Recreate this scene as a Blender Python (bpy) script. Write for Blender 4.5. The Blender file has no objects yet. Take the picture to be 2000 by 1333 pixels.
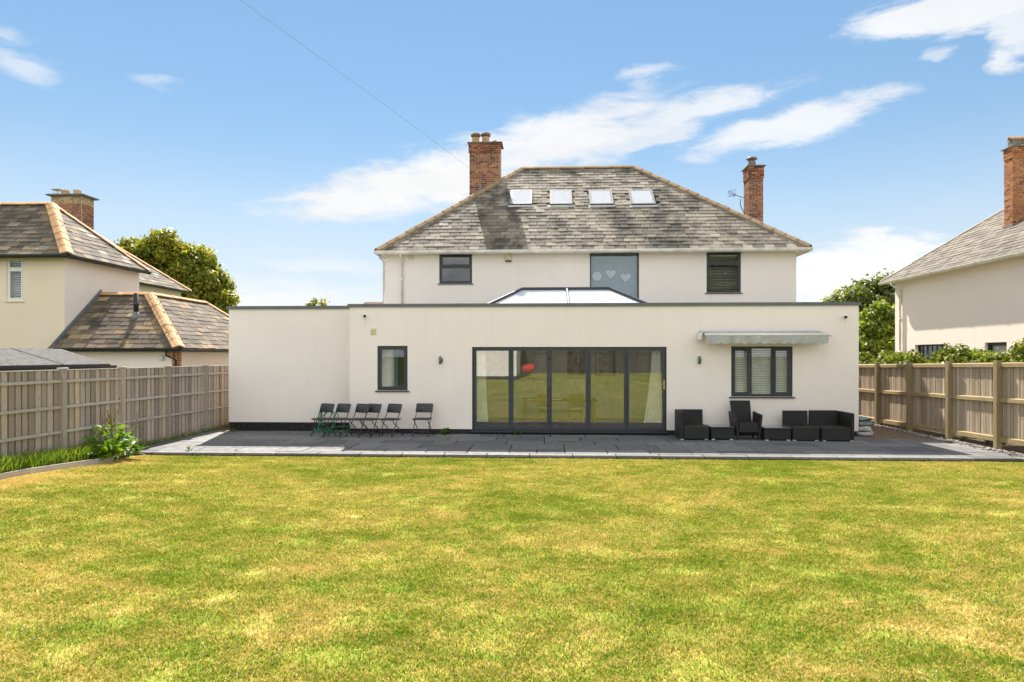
import bpy, math, random
import numpy as np
from mathutils import Vector, Matrix, Euler
R = math.radians
random.seed(7); rng = np.random.default_rng(7)
sc = bpy.context.scene
COL = sc.collection

# ------------------------------------------------------------------ camera, sky, sun, exposure
CAMZ, FPX, YAW, HOR = 2.05, 1333.0, math.atan(68 / 1333), 697.0
cam_d = bpy.data.cameras.new('camera'); cam = bpy.data.objects.new('camera', cam_d); COL.objects.link(cam)
cam.location = (0, 0, CAMZ); cam.rotation_euler = (R(90), 0, YAW)
cam_d.sensor_width = 36; cam_d.lens = 24; cam_d.shift_y = (HOR - 666.5) / 2000
cam_d.clip_start = 0.05; cam_d.clip_end = 9000
sc.camera = cam
SUN = Vector((-0.245, 0.985, 1.04)).normalized()
SUN_EL = math.asin(SUN.z); SUN_AZ = math.atan2(SUN.x, SUN.y)
sun_d = bpy.data.lights.new('sun', 'SUN'); sun_d.energy = 2.8; sun_d.angle = R(0.53); sun_d.color = (1.0, 0.945, 0.86)
sun = bpy.data.objects.new('sun', sun_d); COL.objects.link(sun)
sun.rotation_euler = SUN.to_track_quat('Z', 'Y').to_euler(); sun.location = (-20, 60, 70)
sc.view_settings.view_transform = 'Standard'; sc.view_settings.look = 'None'
sc.view_settings.exposure = 2.1; sc.view_settings.gamma = 1
sc.render.engine = 'CYCLES'
sc.cycles.use_denoising = True
try: sc.cycles.denoiser = 'OPENIMAGEDENOISE'
except Exception: pass
sc.cycles.max_bounces = 7; sc.cycles.transparent_max_bounces = 12
sc.cycles.caustics_reflective = False; sc.cycles.caustics_refractive = False
SKY_STRENGTH = 0.1

class NT:
    """small helper for building node trees"""
    def __init__(s, tree): s.t = tree
    def n(s, typ, props=None, **ins):
        nd = s.t.nodes.new('ShaderNode' + typ)
        for k, v in (props or {}).items(): setattr(nd, k, v)
        for k, v in ins.items():
            key = int(k[1:]) if k[0] == 'i' and k[1:].isdigit() else k.replace('_', ' ')
            s.set(nd.inputs[key], v)
        return nd
    def set(s, sock, v):
        if isinstance(v, bpy.types.NodeSocket): s.t.links.new(v, sock)
        elif isinstance(v, bpy.types.Node): s.t.links.new(v.outputs[0], sock)
        else:
            if isinstance(v, (tuple, list)) and len(v) == 3 and sock.type == 'RGBA': v = (*v, 1)
            sock.default_value = v
    def m(s, op, a, b=0.0, c=None, clamp=False):
        nd = s.t.nodes.new('ShaderNodeMath'); nd.operation = op; nd.use_clamp = clamp
        s.set(nd.inputs[0], a); s.set(nd.inputs[1], b)
        if c is not None: s.set(nd.inputs[2], c)
        return nd.outputs[0]
    def mix(s, f, a, b, mode='MIX'):
        nd = s.t.nodes.new('ShaderNodeMix'); nd.data_type = 'RGBA'; nd.blend_type = mode
        s.set(nd.inputs[0], f); s.set(nd.inputs[6], a); s.set(nd.inputs[7], b)
        return nd.outputs[2]
    def rng(s, v, a, b, c=0.0, d=1.0, smooth=False):
        nd = s.t.nodes.new('ShaderNodeMapRange'); nd.interpolation_type = 'SMOOTHSTEP' if smooth else 'LINEAR'
        for i, x in enumerate((v, a, b, c, d)): s.set(nd.inputs[i], x)
        return nd.outputs[0]
    def noise(s, vec, scale, detail=4, rough=0.55, dist=0.0):
        nd = s.n('TexNoise', Scale=scale, Detail=detail, Roughness=rough, Distortion=dist)
        if vec is not None: s.set(nd.inputs['Vector'], vec)
        return nd.outputs[0]
    def ramp(s, f, stops, interp='LINEAR'):
        nd = s.t.nodes.new('ShaderNodeValToRGB'); cr = nd.color_ramp; cr.interpolation = interp
        while len(cr.elements) < len(stops): cr.elements.new(0.5)
        for e, (p, c) in zip(cr.elements, stops): e.position = p; e.color = (*c, 1)
        s.set(nd.inputs[0], f); return nd.outputs[0]

def azel(px, py):
    u = (px - 1000) / FPX; v = (HOR - py) / FPX
    return math.atan(u) - YAW, math.atan2(v, math.hypot(1, u))

world = bpy.data.worlds.new('World'); sc.world = world; world.use_nodes = True
wt = world.node_tree; wt.nodes.clear(); W = NT(wt)
sky = W.n('TexSky', {'sky_type': 'NISHITA', 'sun_disc': False, 'sun_elevation': SUN_EL, 'sun_rotation': SUN_AZ % (2 * math.pi),
                     'altitude': 60.0, 'air_density': 1.0, 'dust_density': 0.0, 'ozone_density': 1.6})
gen = W.n('TexCoord').outputs['Generated']
sep = W.n('SeparateXYZ', Vector=gen)
az = W.m('ARCTAN2', sep.outputs[0], sep.outputs[1]); el = W.m('ARCSINE', sep.outputs[2])
ae = W.n('CombineXYZ', X=az, Y=el, Z=0.0).outputs[0]
# streaky cloud noise: stretched along azimuth
st = W.n('Mapping', {'vector_type': 'POINT'}, Vector=ae, Rotation=(0, 0, R(-10)), Scale=(5.0, 17.0, 1.0)).outputs[0]
warpN = W.n('TexNoise', Vector=W.n('Mapping', Vector=ae, Scale=(4, 9, 1)).outputs[0], Scale=1.6, Detail=6, Roughness=0.62).outputs['Color']
warp = W.n('VectorMath', {'operation': 'MULTIPLY_ADD'}, i0=warpN, i1=(0.13, 0.055, 0), i2=(-0.065, -0.0275, 0)).outputs[0]
aew = W.n('VectorMath', {'operation': 'ADD'}, i0=ae, i1=warp).outputs[0]
fine = W.noise(st, 2.2, 9, 0.62, 0.4)
def cloud(px, py, hw, hh, rot, soft=0.45, amp=1.0):
    a, e = azel(px, py)
    mp = W.n('Mapping', {'vector_type': 'TEXTURE'}, Vector=aew, Location=(a, e, 0), Rotation=(0, 0, R(rot)), Scale=(hw / FPX, hh / FPX, 1)).outputs[0]
    d = W.n('VectorMath', {'operation': 'LENGTH'}, i0=mp).outputs['Value']
    d = W.m('ADD', d, W.rng(fine, 0.3, 0.7, 0.28, -0.28))
    return W.rng(d, 1.0, 1.0 - soft, 0, amp, True)
cl = None
for c in [(690, 385, 210, 44, 8, .7, .95), (870, 350, 290, 82, 13, .7, 1.0), (1090, 285, 320, 80, 13, .75, .95), (1330, 225, 230, 36, 10, .7, .8),
          (1560, 238, 260, 34, 9, .7, .85), (1240, 272, 220, 32, 12, .6, .7), (1275, 152, 80, 18, 6, .8, .6), (1860, 22, 190, 40, -4, .5, .9), (2000, 45, 60, 50, 0, .5, .8),
          (1970, 112, 32, 20, -20, .7, .8), (1820, 112, 30, 12, 0, .8, .5), (50, 130, 70, 24, -8, .9, .55), (20, 75, 50, 18, -10, .9, .4), (308, 172, 46, 12, 4, .9, .35),
          (1690, 545, 190, 80, 0, .4, .95), (1900, 590, 260, 60, 0, .6, .8), (1480, 600, 220, 40, 0, .6, .6), (520, 600, 330, 60, 0, .7, .8), (640, 520, 200, 26, 0, .9, .45)]:
    v = cloud(*c); cl = v if cl is None else W.m('MAXIMUM', cl, v)
# broken cloud outside the view, added with heavier cover to fill the shaded facade
allround = W.noise(W.n('Mapping', Vector=gen, Scale=(2.2, 2.2, 5.0)).outputs[0], 1.5, 8, 0.6, 0.3)
away = W.rng(sep.outputs[1], 0.72, 0.40, 0, 1, True)
cl2 = W.m('MULTIPLY', W.rng(allround, 0.36, 0.54, 0, 0.95, True), away)
cl = W.m('MAXIMUM', cl, cl2)
low = W.rng(el, R(19), R(0.5), 0, 0.92, True)
low = W.m('MULTIPLY', low, W.rng(W.noise(st, 0.9, 5), 0.25, 0.75, 0.75, 1.1))
skyg = W.n('Gamma', Color=sky.outputs[0], Gamma=0.5).outputs[0]
skyc = W.n('HueSaturation', Color=skyg, Saturation=1.62, Value=0.79).outputs[0]
CLOUD = 2.36
hz = W.mix(low, skyc, (CLOUD * 0.79, CLOUD * 0.865, CLOUD * 0.94))
# extra brightness added to cloud away from the sun, filling the shaded facade
facing = W.n('VectorMath', {'operation': 'DOT_PRODUCT'}, i0=gen, i1=tuple(SUN)).outputs['Value']
cloud_fill = W.rng(facing, -0.6, 0.70, 2.35, 1.05)
greyv = W.m('MULTIPLY', W.rng(W.noise(st, 0.5, 4), 0.35, 0.7, 0.88, 1.0), cloud_fill)
ccol = W.n('VectorMath', {'operation': 'SCALE'}, i0=(CLOUD * 0.98, CLOUD * 0.985, CLOUD * 0.99), Scale=greyv).outputs[0]
full = W.mix(cl, hz, ccol)
bg = W.n('Background', Color=full, Strength=SKY_STRENGTH)
W.n('OutputWorld', Surface=bg.outputs[0])

# ------------------------------------------------------------------ geometry helpers
def ray(px): 
    u = (px - 1000) / FPX
    return math.cos(YAW) * u - math.sin(YAW), math.cos(YAW) + math.sin(YAW) * u
def P(px, py, Y):
    dx, dy = ray(px); t = Y / dy
    return Vector((t * dx, Y, CAMZ + (HOR - py) * t / FPX))
def PX(px, py, X):
    dx, dy = ray(px); t = X / dx
    return Vector((X, t * dy, CAMZ + (HOR - py) * t / FPX))
def G(px, py, z=0.0):
    dx, dy = ray(px); t = (CAMZ - z) * FPX / (py - HOR)
    return Vector((t * dx, t * dy, z))

class MB:
    def __init__(s): s.v = []; s.f = []
    def add(s, vs, fs):
        o = len(s.v); s.v += [tuple(p) for p in vs]; s.f += [tuple(i + o for i in f) for f in fs]; return s
    def box(s, x0, x1, y0, y1, z0, z1):
        return s.add([(x0, y0, z0), (x1, y0, z0), (x1, y1, z0), (x0, y1, z0), (x0, y0, z1), (x1, y0, z1), (x1, y1, z1), (x0, y1, z1)],
                     [(0, 3, 2, 1), (4, 5, 6, 7), (0, 1, 5, 4), (1, 2, 6, 5), (2, 3, 7, 6), (3, 0, 4, 7)])
    def hexa(s, b, t):
        return s.add(list(b) + list(t), [(0, 3, 2, 1), (4, 5, 6, 7), (0, 1, 5, 4), (1, 2, 6, 5), (2, 3, 7, 6), (3, 0, 4, 7)])
    def bbox(s, x0, x1, y0, y1, z0, z1, b=0.01):
        """box with chamfered vertical and top edges"""
        o = [(x0 + b, y0), (x1 - b, y0), (x1, y0 + b), (x1, y1 - b), (x1 - b, y1), (x0 + b, y1), (x0, y1 - b), (x0, y0 + b)]
        cx, cy = (x0 + x1) / 2, (y0 + y1) / 2
        inn = [(x + b * (1 if x < cx else -1) * .7, y + b * (1 if y < cy else -1) * .7) for x, y in o]
        vs = [(x, y, z0) for x, y in o] + [(x, y, z1 - b) for x, y in o] + [(x, y, z1) for x, y in inn]
        fs = [tuple(range(7, -1, -1)), tuple(range(16, 24))]
        for k in range(2):
            for i in range(8):
                j = (i + 1) % 8; fs.append((k * 8 + i, k * 8 + j, k * 8 + 8 + j, k * 8 + 8 + i))
        return s.add(vs, fs)
    def ring(s, x0, x1, z0, z1, w, y0, y1, wb=None):
        wb = w if wb is None else wb
        o = [(x0, z0), (x1, z0), (x1, z1), (x0, z1)]; i = [(x0 + w, z0 + wb), (x1 - w, z0 + wb), (x1 - w, z1 - w), (x0 + w, z1 - w)]
        vs = [(x, y0, z) for x, z in o + i] + [(x, y1, z) for x, z in o + i]; fs = []
        for k in range(4):
            j = (k + 1) % 4
            fs += [(k, j, 4 + j, 4 + k), (8 + j, 8 + k, 12 + k, 12 + j), (8 + k, 8 + j, j, k), (4 + k, 4 + j, 12 + j, 12 + k)]
        return s.add(vs, fs)
    def tube(s, pts, r, n=8, closed=False, cap=True):
        pts = [Vector(p) for p in pts]; m = len(pts); rs = r if isinstance(r, (list, tuple)) else [r] * m
        vs = []; up = None
        for i, p in enumerate(pts):
            if closed: d = pts[(i + 1) % m] - pts[i - 1]
            else: d = pts[min(i + 1, m - 1)] - pts[max(i - 1, 0)]
            d.normalize()
            if up is None: up = Vector((0, 0, 1)) if abs(d.z) < .9 else Vector((1, 0, 0))
            a = d.cross(up).normalized(); b = a.cross(d).normalized(); up = b
            for k in range(n):
                t = 2 * math.pi * k / n; vs.append(p + (a * math.cos(t) + b * math.sin(t)) * rs[i])
        fs = []
        for i in range(m if closed else m - 1):
            for k in range(n):
                k2 = (k + 1) % n; j = (i + 1) % m
                fs.append((i * n + k, i * n + k2, j * n + k2, j * n + k))
        if cap and not closed: fs += [tuple(range(n - 1, -1, -1)), tuple(range((m - 1) * n, m * n))]
        return s.add(vs, fs)
    def lathe(s, c, prof, n=20):
        c = Vector(c); vs = []; fs = []
        for r, z in prof:
            for k in range(n): t = 2 * math.pi * k / n; vs.append((c.x + r * math.cos(t), c.y + r * math.sin(t), c.z + z))
        for i in range(len(prof) - 1):
            for k in range(n): k2 = (k + 1) % n; fs.append((i * n + k, i * n + k2, (i + 1) * n + k2, (i + 1) * n + k))
        fs += [tuple(range(n - 1, -1, -1)), tuple(range((len(prof) - 1) * n, len(prof) * n))]
        return s.add(vs, fs)
    def sweep(s, prof, A, B, out, up=Vector((0, 0, 1))):
        """closed 2D profile (out, up) swept from A to B"""
        A, B, out = Vector(A), Vector(B), Vector(out); n = len(prof)
        vs = [A + out * a + up * b for a, b in prof] + [B + out * a + up * b for a, b in prof]
        fs = [(i, (i + 1) % n, n + (i + 1) % n, n + i) for i in range(n)] + [tuple(range(n - 1, -1, -1)), tuple(range(n, 2 * n))]
        return s.add(vs, fs)
    def mesh(s, name, off=Vector((0, 0, 0)), mat=None, smooth=False):
        me = bpy.data.meshes.new(name)
        me.from_pydata([(x - off.x, y - off.y, z - off.z) for x, y, z in s.v], [], s.f)
        if mat: me.materials.append(mat)
        import bmesh
        bm = bmesh.new(); bm.from_mesh(me); bmesh.ops.recalc_face_normals(bm, faces=bm.faces); bm.to_mesh(me); bm.free()
        if smooth: me.shade_smooth()
        return me

OFF = {}
def root_of(o):
    while o.parent: o = o.parent
    return o
def tag(o, label=None, cat=None, group=None, kind=None):
    for k, v in (('label', label), ('category', cat), ('group', group), ('kind', kind)):
        if v: o[k] = v
    return o
def thing(name, label, cat, loc=(0, 0, 0), rz=0.0, group=None, local=False, kind=None):
    o = bpy.data.objects.new(name, None); COL.objects.link(o); o.empty_display_size = 0.1
    o.location = loc; o.rotation_euler = (0, 0, rz)
    OFF[o.name] = Vector((0, 0, 0)) if local else Vector(loc)
    return tag(o, label, cat, group, kind)
def part(name, mb, mat, parent=None, smooth=False, label=None, kind=None):
    off = OFF.get(root_of(parent).name, Vector((0, 0, 0))) if parent else Vector((0, 0, 0))
    o = bpy.data.objects.new(name, mb.mesh(name, off, mat, smooth)); COL.objects.link(o)
    if parent: o.parent = parent
    else: OFF[o.name] = Vector((0, 0, 0))
    return tag(o, label=label, kind=kind)
def piece(name, me, M, parent):
    o = bpy.data.objects.new(name, me); COL.objects.link(o); o.parent = parent
    o.matrix_basis = Matrix.Translation(-OFF.get(root_of(parent).name, Vector((0, 0, 0)))) @ M
    return o
def copy_tree(o, parent=None):
    c = o.copy(); COL.objects.link(c); c.parent = parent
    for ch in o.children: copy_tree(ch, c)
    if parent is None: OFF[c.name] = Vector((0, 0, 0))
    return c
def frame_mat(o, x, y, z):
    return Matrix(((x[0], y[0], z[0], o[0]), (x[1], y[1], z[1], o[1]), (x[2], y[2], z[2], o[2]), (0, 0, 0, 1)))
def np_mesh(name, V, F, mat):
    """V (n,3); F (m,k) arrays -> mesh"""
    me = bpy.data.meshes.new(name); V = np.asarray(V, np.float32); F = np.asarray(F, np.int32)
    me.vertices.add(len(V)); me.vertices.foreach_set('co', V.ravel())
    k = F.shape[1]; me.loops.add(F.size); me.loops.foreach_set('vertex_index', F.ravel())
    me.polygons.add(len(F)); me.polygons.foreach_set('loop_start', np.arange(0, F.size, k, dtype=np.int32))
    me.update(calc_edges=True); me.validate()
    if mat: me.materials.append(mat)
    return me

# ------------------------------------------------------------------ materials
def new_mat(name, rough=0.7, spec=0.3, metal=0.0):
    m = bpy.data.materials.new(name); m.use_nodes = True; t = m.node_tree; t.nodes.clear(); n = NT(t)
    b = n.n('BsdfPrincipled', Roughness=rough, Metallic=metal); b.inputs['Specular IOR Level'].default_value = spec
    n.n('OutputMaterial', Surface=b.outputs[0]); return m, n, b
def bump(n, b, h, strength=0.3, dist=0.01):
    n.set(b.inputs['Normal'], n.n('Bump', Strength=strength, Distance=dist, Height=h).outputs[0])
def piece_rand(n):
    a = n.n('ObjectInfo').outputs['Random']; i = n.n('NewGeometry').outputs['Random Per Island']
    return n.m('FRACT', n.m('ADD', n.m('MULTIPLY', a, 7.31), n.m('MULTIPLY', i, 3.77)))
def pos(n): return n.n('NewGeometry').outputs['Position']
def scaled(n, v, s): return n.n('Mapping', Vector=v, Scale=s).outputs[0]

def plain(name, c, rough=0.6, spec=0.3, metal=0.0, var=0.12, scale=6.0, bstr=0.0, bscale=60):
    m, n, b = new_mat(name, rough, spec, metal); p = pos(n)
    f = n.rng(n.noise(p, scale, 5), 0.3, 0.7, 1 - var, 1 + var)
    n.set(b.inputs['Base Color'], n.n('VectorMath', {'operation': 'SCALE'}, i0=c, Scale=f).outputs[0])
    if bstr: bump(n, b, n.noise(p, bscale, 4), bstr, 0.004)
    return m

def render_paint(name, c, stain=(0.62, 0.58, 0.50), amt=0.25, rough=0.85):
    m, n, b = new_mat(name, rough, 0.15); p = pos(n)
    base = n.mix(n.rng(n.noise(p, 0.55, 6, 0.6), 0.35, 0.75), c, tuple(x * 0.93 for x in c))
    streak = n.noise(scaled(n, p, (3.0, 3.0, 0.25)), 1.6, 6, 0.6)
    base = n.mix(n.rng(streak, 0.55, 0.85, 0, amt), base, stain)
    blot = n.rng(n.noise(p, 7.0, 3), 0.7, 0.78, 0, 0.10)
    base = n.mix(blot, base, stain)
    n.set(b.inputs['Base Color'], base)
    bump(n, b, n.noise(p, 130, 4, 0.6), 0.25, 0.003)
    return m
M = {}
M['render'] = render_paint('cream_render', (0.86, 0.782, 0.715), (0.66, 0.58, 0.50))
M['render_far'] = render_paint('pale_render', (0.91, 0.81, 0.71))
M['render_left'] = render_paint('yellowed_render', (0.82, 0.70, 0.545), amt=0.15)
M['upvc'] = plain('white_upvc', (0.78, 0.76, 0.72), 0.35, 0.5, var=0.06)
M['gutter_white'] = plain('weathered_white_gutter', (0.78, 0.74, 0.67), 0.5, 0.4, var=0.22, scale=3)
M['gutter_black'] = plain('black_gutter', (0.018, 0.018, 0.02), 0.3, 0.5)
M['anth'] = plain('anthracite_metal', (0.045, 0.05, 0.055), 0.6, 0.35, var=0.1)
M['anth_light'] = plain('grey_coping', (0.115, 0.12, 0.125), 0.45, 0.45, var=0.12, scale=2)
M['black_frame'] = plain('black_frame', (0.022, 0.022, 0.024), 0.38, 0.5)
M['plinth'] = plain('black_plinth', (0.022, 0.02, 0.019), 0.7, 0.3, var=0.6, scale=14, bstr=0.5, bscale=30)
M['lead'] = plain('lead_flashing', (0.16, 0.165, 0.17), 0.55, 0.4, var=0.25)
M['steel'] = plain('steel', (0.45, 0.45, 0.44), 0.35, 0.5, 0.8)
M['alu'] = plain('aluminium_trim', (0.62, 0.60, 0.58), 0.4, 0.5, 0.35)
M['skyframe'] = plain('grey_skylight_frame', (0.26, 0.255, 0.25), 0.55, 0.3)
M['brass'] = plain('brass', (0.60, 0.40, 0.13), 0.3, 0.5, 0.9)
M['dark'] = plain('room_shade_black', (0.03, 0.03, 0.032), 0.8)  # near-black colour stands for the shade inside rooms
M['inside'] = plain('interior_plaster', (0.70, 0.67, 0.60), 0.85)
M['inside_floor'] = plain('oak_floor', (0.25, 0.17, 0.10), 0.5, 0.4, var=0.3, scale=3)
M['felt'] = plain('grey_roof_felt', (0.13, 0.126, 0.12), 0.95, 0.04, var=0.3, scale=9, bstr=0.4, bscale=150)
M['membrane'] = plain('roof_membrane', (0.15, 0.15, 0.155), 0.8)
M['plastic_grey'] = plain('dark_grey_plastic', (0.040, 0.042, 0.045), 0.5, 0.4, var=0.18, scale=30, bstr=0.1, bscale=200)
M['tube'] = plain('grey_brown_tube', (0.07, 0.066, 0.062), 0.45, 0.4, 0.3)
M['hose'] = plain('green_hose', (0.02, 0.26, 0.12), 0.4, 0.5, var=0.15)
M['white_plastic'] = plain('white_plastic', (0.72, 0.70, 0.66), 0.4, 0.4)
M['cream_plastic'] = plain('yellowed_plastic', (0.66, 0.58, 0.36), 0.5, 0.4, var=0.15, scale=20)
M['mesh_black'] = plain('black_plastic', (0.015, 0.015, 0.016), 0.45, 0.4)
M['pot'] = plain('buff_clay_pot', (0.50, 0.34, 0.18), 0.85, 0.15, var=0.3, scale=9)
M['cowl'] = plain('rusty_cowl', (0.22, 0.15, 0.11), 0.6, 0.3, var=0.35, scale=20)
M['mortar'] = plain('mortar', (0.46, 0.40, 0.33), 0.95, 0.1, var=0.3, scale=20)
M['flaunch'] = plain('cement_cap', (0.20, 0.19, 0.17), 0.95, 0.1, var=0.35, scale=12)
M['red_fabric'] = plain('red_fabric', (0.55, 0.045, 0.02), 0.8)
M['yellow_metal'] = plain('yellow_metal', (0.65, 0.38, 0.03), 0.5)
M['soil'] = plain('soil', (0.09, 0.065, 0.045), 0.95, 0.1, var=0.5, scale=10, bstr=0.6, bscale=40)
M['path'] = plain('brown_path', (0.205, 0.145, 0.10), 0.95, 0.1, var=0.3, scale=5, bstr=0.5, bscale=120)
M['bag'] = plain('grey_green_plastic_bag', (0.17, 0.21, 0.20), 0.35, 0.5, var=0.3, scale=9, bstr=0.7, bscale=14)
M['bag_white'] = plain('dirty_white_bag', (0.52, 0.49, 0.45), 0.45, 0.4, var=0.35, scale=9, bstr=0.7, bscale=14)
M['cable'] = plain('grey_cable', (0.32, 0.32, 0.33), 0.6)
M['bark'] = plain('bark', (0.09, 0.065, 0.045), 0.95, 0.1, var=0.4, scale=8, bstr=0.8, bscale=12)
M['terracotta_far'] = plain('brown_roof_tile', (0.22, 0.13, 0.09), 0.85, 0.2, var=0.3, scale=1.5)

def slate_mat(name, stops, stain_amt=0.6, lichen=0.25, stain_scale=0.55):
    m, n, b = new_mat(name, 0.82, 0.13); p = pos(n); r = piece_rand(n)
    c = n.ramp(r, [(q, (k[0] * 1.04, k[1] * .97, k[2] * .88)) for q, k in stops])
    c = n.mix(n.rng(n.noise(p, 18, 5, 0.65), 0.35, 0.75, 0, 0.55), c, tuple(x * 0.55 for x in stops[len(stops) // 2][1]))
    blot = n.rng(n.noise(scaled(n, p, (1, 0.55, 0.55)), stain_scale, 4, 0.6), 0.50, 0.64, 0, stain_amt, True)
    c = n.mix(blot, c, (0.045, 0.042, 0.036))
    c = n.mix(n.rng(n.noise(p, 34, 3), 0.66, 0.74, 0, lichen), c, (0.30, 0.29, 0.24))
    n.set(b.inputs['Base Color'], c)
    bump(n, b, n.noise(p, 45, 5, 0.6), 0.5, 0.008)
    return m
M['slate'] = slate_mat('weathered_slate', [(0, (0.121, 0.109, 0.093)), (0.35, (0.210, 0.189, 0.161)), (0.7, (0.290, 0.267, 0.231)), (1, (0.404, 0.368, 0.311))], 0.80, 0.3, 0.7)
M['slate_left'] = slate_mat('brown_slate', [(0, (0.088, 0.078, 0.068)), (0.4, (0.136, 0.122, 0.105)), (0.75, (0.197, 0.170, 0.136)), (0.93, (0.272, 0.211, 0.136)), (1, (0.374, 0.354, 0.326))], 0.35, 0.25)
M['slate_garage'] = slate_mat('mossy_slate', [(0, (0.095, 0.079, 0.067)), (0.4, (0.151, 0.127, 0.103)), (0.75, (0.222, 0.183, 0.134)), (0.95, (0.332, 0.245, 0.134)), (1, (0.396, 0.332, 0.222))], 0.55, 0.5, 1.0)
M['slate_right'] = slate_mat('pale_slate', [(0, (0.123, 0.110, 0.100)), (0.5, (0.182, 0.166, 0.144)), (1, (0.254, 0.233, 0.200))], 0.25, 0.2)
def tile_mat(name, a, bcol, moss=0.3):
    m, n, b = new_mat(name, 0.8, 0.2); p = pos(n)
    c = n.mix(piece_rand(n), a, bcol)
    c = n.mix(n.rng(n.noise(p, 9, 6, 0.65), 0.45, 0.72, 0, moss), c, (0.12, 0.10, 0.07))
    n.set(b.inputs['Base Color'], c); bump(n, b, n.noise(p, 70, 4), 0.3, 0.004); return m
M['ridge_orange'] = tile_mat('buff_ridge_tile', (0.52, 0.29, 0.13), (0.62, 0.38, 0.20), 0.25)
M['ridge_brown'] = tile_mat('weathered_ridge_tile', (0.28, 0.19, 0.11), (0.36, 0.26, 0.16), 0.6)
M['ridge_grey'] = tile_mat('grey_hip_tile', (0.30, 0.28, 0.24), (0.38, 0.35, 0.30), 0.4)
def brick_mat(name, stops, soot=0.5):
    m, n, b = new_mat(name, 0.88, 0.15); p = pos(n); c = n.ramp(piece_rand(n), stops)
    c = n.mix(n.rng(n.noise(p, 26, 5, 0.65), 0.4, 0.75, 0, 0.45), c, (0.07, 0.045, 0.035))
    c = n.mix(n.rng(n.noise(p, 1.6, 4), 0.5, 0.72, 0, soot), c, (0.085, 0.06, 0.045))
    n.set(b.inputs['Base Color'], c); bump(n, b, n.noise(p, 90, 4), 0.4, 0.004); return m
M['brick'] = brick_mat('red_brick', [(0, (0.10, 0.062, 0.055)), (0.22, (0.24, 0.095, 0.06)), (0.6, (0.38, 0.145, 0.078)), (1, (0.48, 0.23, 0.12))])
M['brick_buff'] = brick_mat('buff_brick', [(0, (0.30, 0.20, 0.09)), (0.5, (0.50, 0.36, 0.17)), (1, (0.62, 0.48, 0.27))], 0.2)
M['brick_orange'] = brick_mat('orange_brick', [(0, (0.12, 0.06, 0.04)), (0.18, (0.36, 0.14, 0.06)), (0.6, (0.52, 0.21, 0.08)), (1, (0.60, 0.28, 0.12))], 0.25)

def wood_mat(name, stops, green=0.0, axis=(9, 9, 0.6)):
    m, n, b = new_mat(name, 0.88, 0.15); p = pos(n); r = piece_rand(n)
    off = n.n('VectorMath', {'operation': 'ADD'}, i0=p, i1=n.n('CombineXYZ', X=n.m('MULTIPLY', r, 31.0), Y=n.m('MULTIPLY', r, 17.0), Z=n.m('MULTIPLY', r, 9.0)).outputs[0]).outputs[0]
    g = n.noise(scaled(n, off, axis), 7.0, 7, 0.65, 0.6)
    c = n.ramp(r, stops)
    c = n.mix(n.rng(g, 0.42, 0.72, 0, 0.62), c, tuple(x * 0.42 for x in stops[len(stops) // 2][1]))
    knot = n.n('TexVoronoi', Vector=scaled(n, off, (1, 1, 0.45)), Scale=6.5).outputs['Distance']
    c = n.mix(n.rng(knot, 0.10, 0.04, 0, 0.8), c, (0.06, 0.04, 0.028))
    if green: c = n.mix(n.rng(n.noise(p, 3.0, 5), 0.45, 0.7, 0, green), c, (0.22, 0.19, 0.06))
    n.set(b.inputs['Base Color'], c); bump(n, b, g, 0.5, 0.006); return m
M['wood_left'] = wood_mat('grey_fence_wood', [(0, (0.270, 0.223, 0.182)), (0.35, (0.365, 0.308, 0.259)), (0.7, (0.472, 0.398, 0.331)), (1, (0.608, 0.466, 0.338))])
M['wood_left_rail'] = wood_mat('grey_rail_wood', [(0, (0.414, 0.368, 0.322)), (1, (0.552, 0.494, 0.425))], axis=(9, 0.6, 9))
M['wood_right'] = wood_mat('brown_fence_wood', [(0, (0.312, 0.244, 0.169)), (0.5, (0.450, 0.362, 0.263)), (1, (0.575, 0.463, 0.338))])
M['wood_right_rail'] = wood_mat('greenish_rail_wood', [(0, (0.324, 0.243, 0.128)), (1, (0.419, 0.317, 0.176))], 0.45, (9, 0.6, 9))
M['wood_right_post'] = wood_mat('post_wood', [(0, (0.260, 0.202, 0.117)), (1, (0.351, 0.273, 0.163))], 0.35)
M['wood_dark'] = wood_mat('dark_fence_wood', [(0, (0.055, 0.048, 0.042)), (0.5, (0.085, 0.075, 0.065)), (1, (0.12, 0.105, 0.09))])  # dark boards, posts and rails of the back fence
M['wood_table'] = wood_mat('table_wood', [(0, (0.16, 0.10, 0.055)), (1, (0.22, 0.14, 0.075))], axis=(0.6, 9, 9))

def slab_mat():
    m, n, b = new_mat('slate_paving', 0.7, 0.18); p = pos(n); r = piece_rand(n)
    c = n.ramp(r, [(0, (0.115, 0.113, 0.113)), (0.5, (0.16, 0.157, 0.156)), (1, (0.21, 0.205, 0.20))])
    c = n.mix(n.rng(n.noise(p, 5, 7, 0.65), 0.4, 0.75, 0, 0.5), c, (0.072, 0.072, 0.074))
    c = n.mix(n.rng(n.noise(p, 1.1, 5), 0.5, 0.75, 0, 0.35), c, (0.20, 0.19, 0.175))
    n.set(b.inputs['Base Color'], c); n.set(b.inputs['Roughness'], n.rng(n.noise(p, 6, 4), 0.3, 0.7, 0.6, 0.9))
    bump(n, b, n.noise(p, 26, 6, 0.6), 0.35, 0.006); return m
M['slab'] = slab_mat()
M['joint'] = plain('dark_joint', (0.035, 0.033, 0.03), 0.95, 0.05, var=0.4, scale=20)

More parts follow.
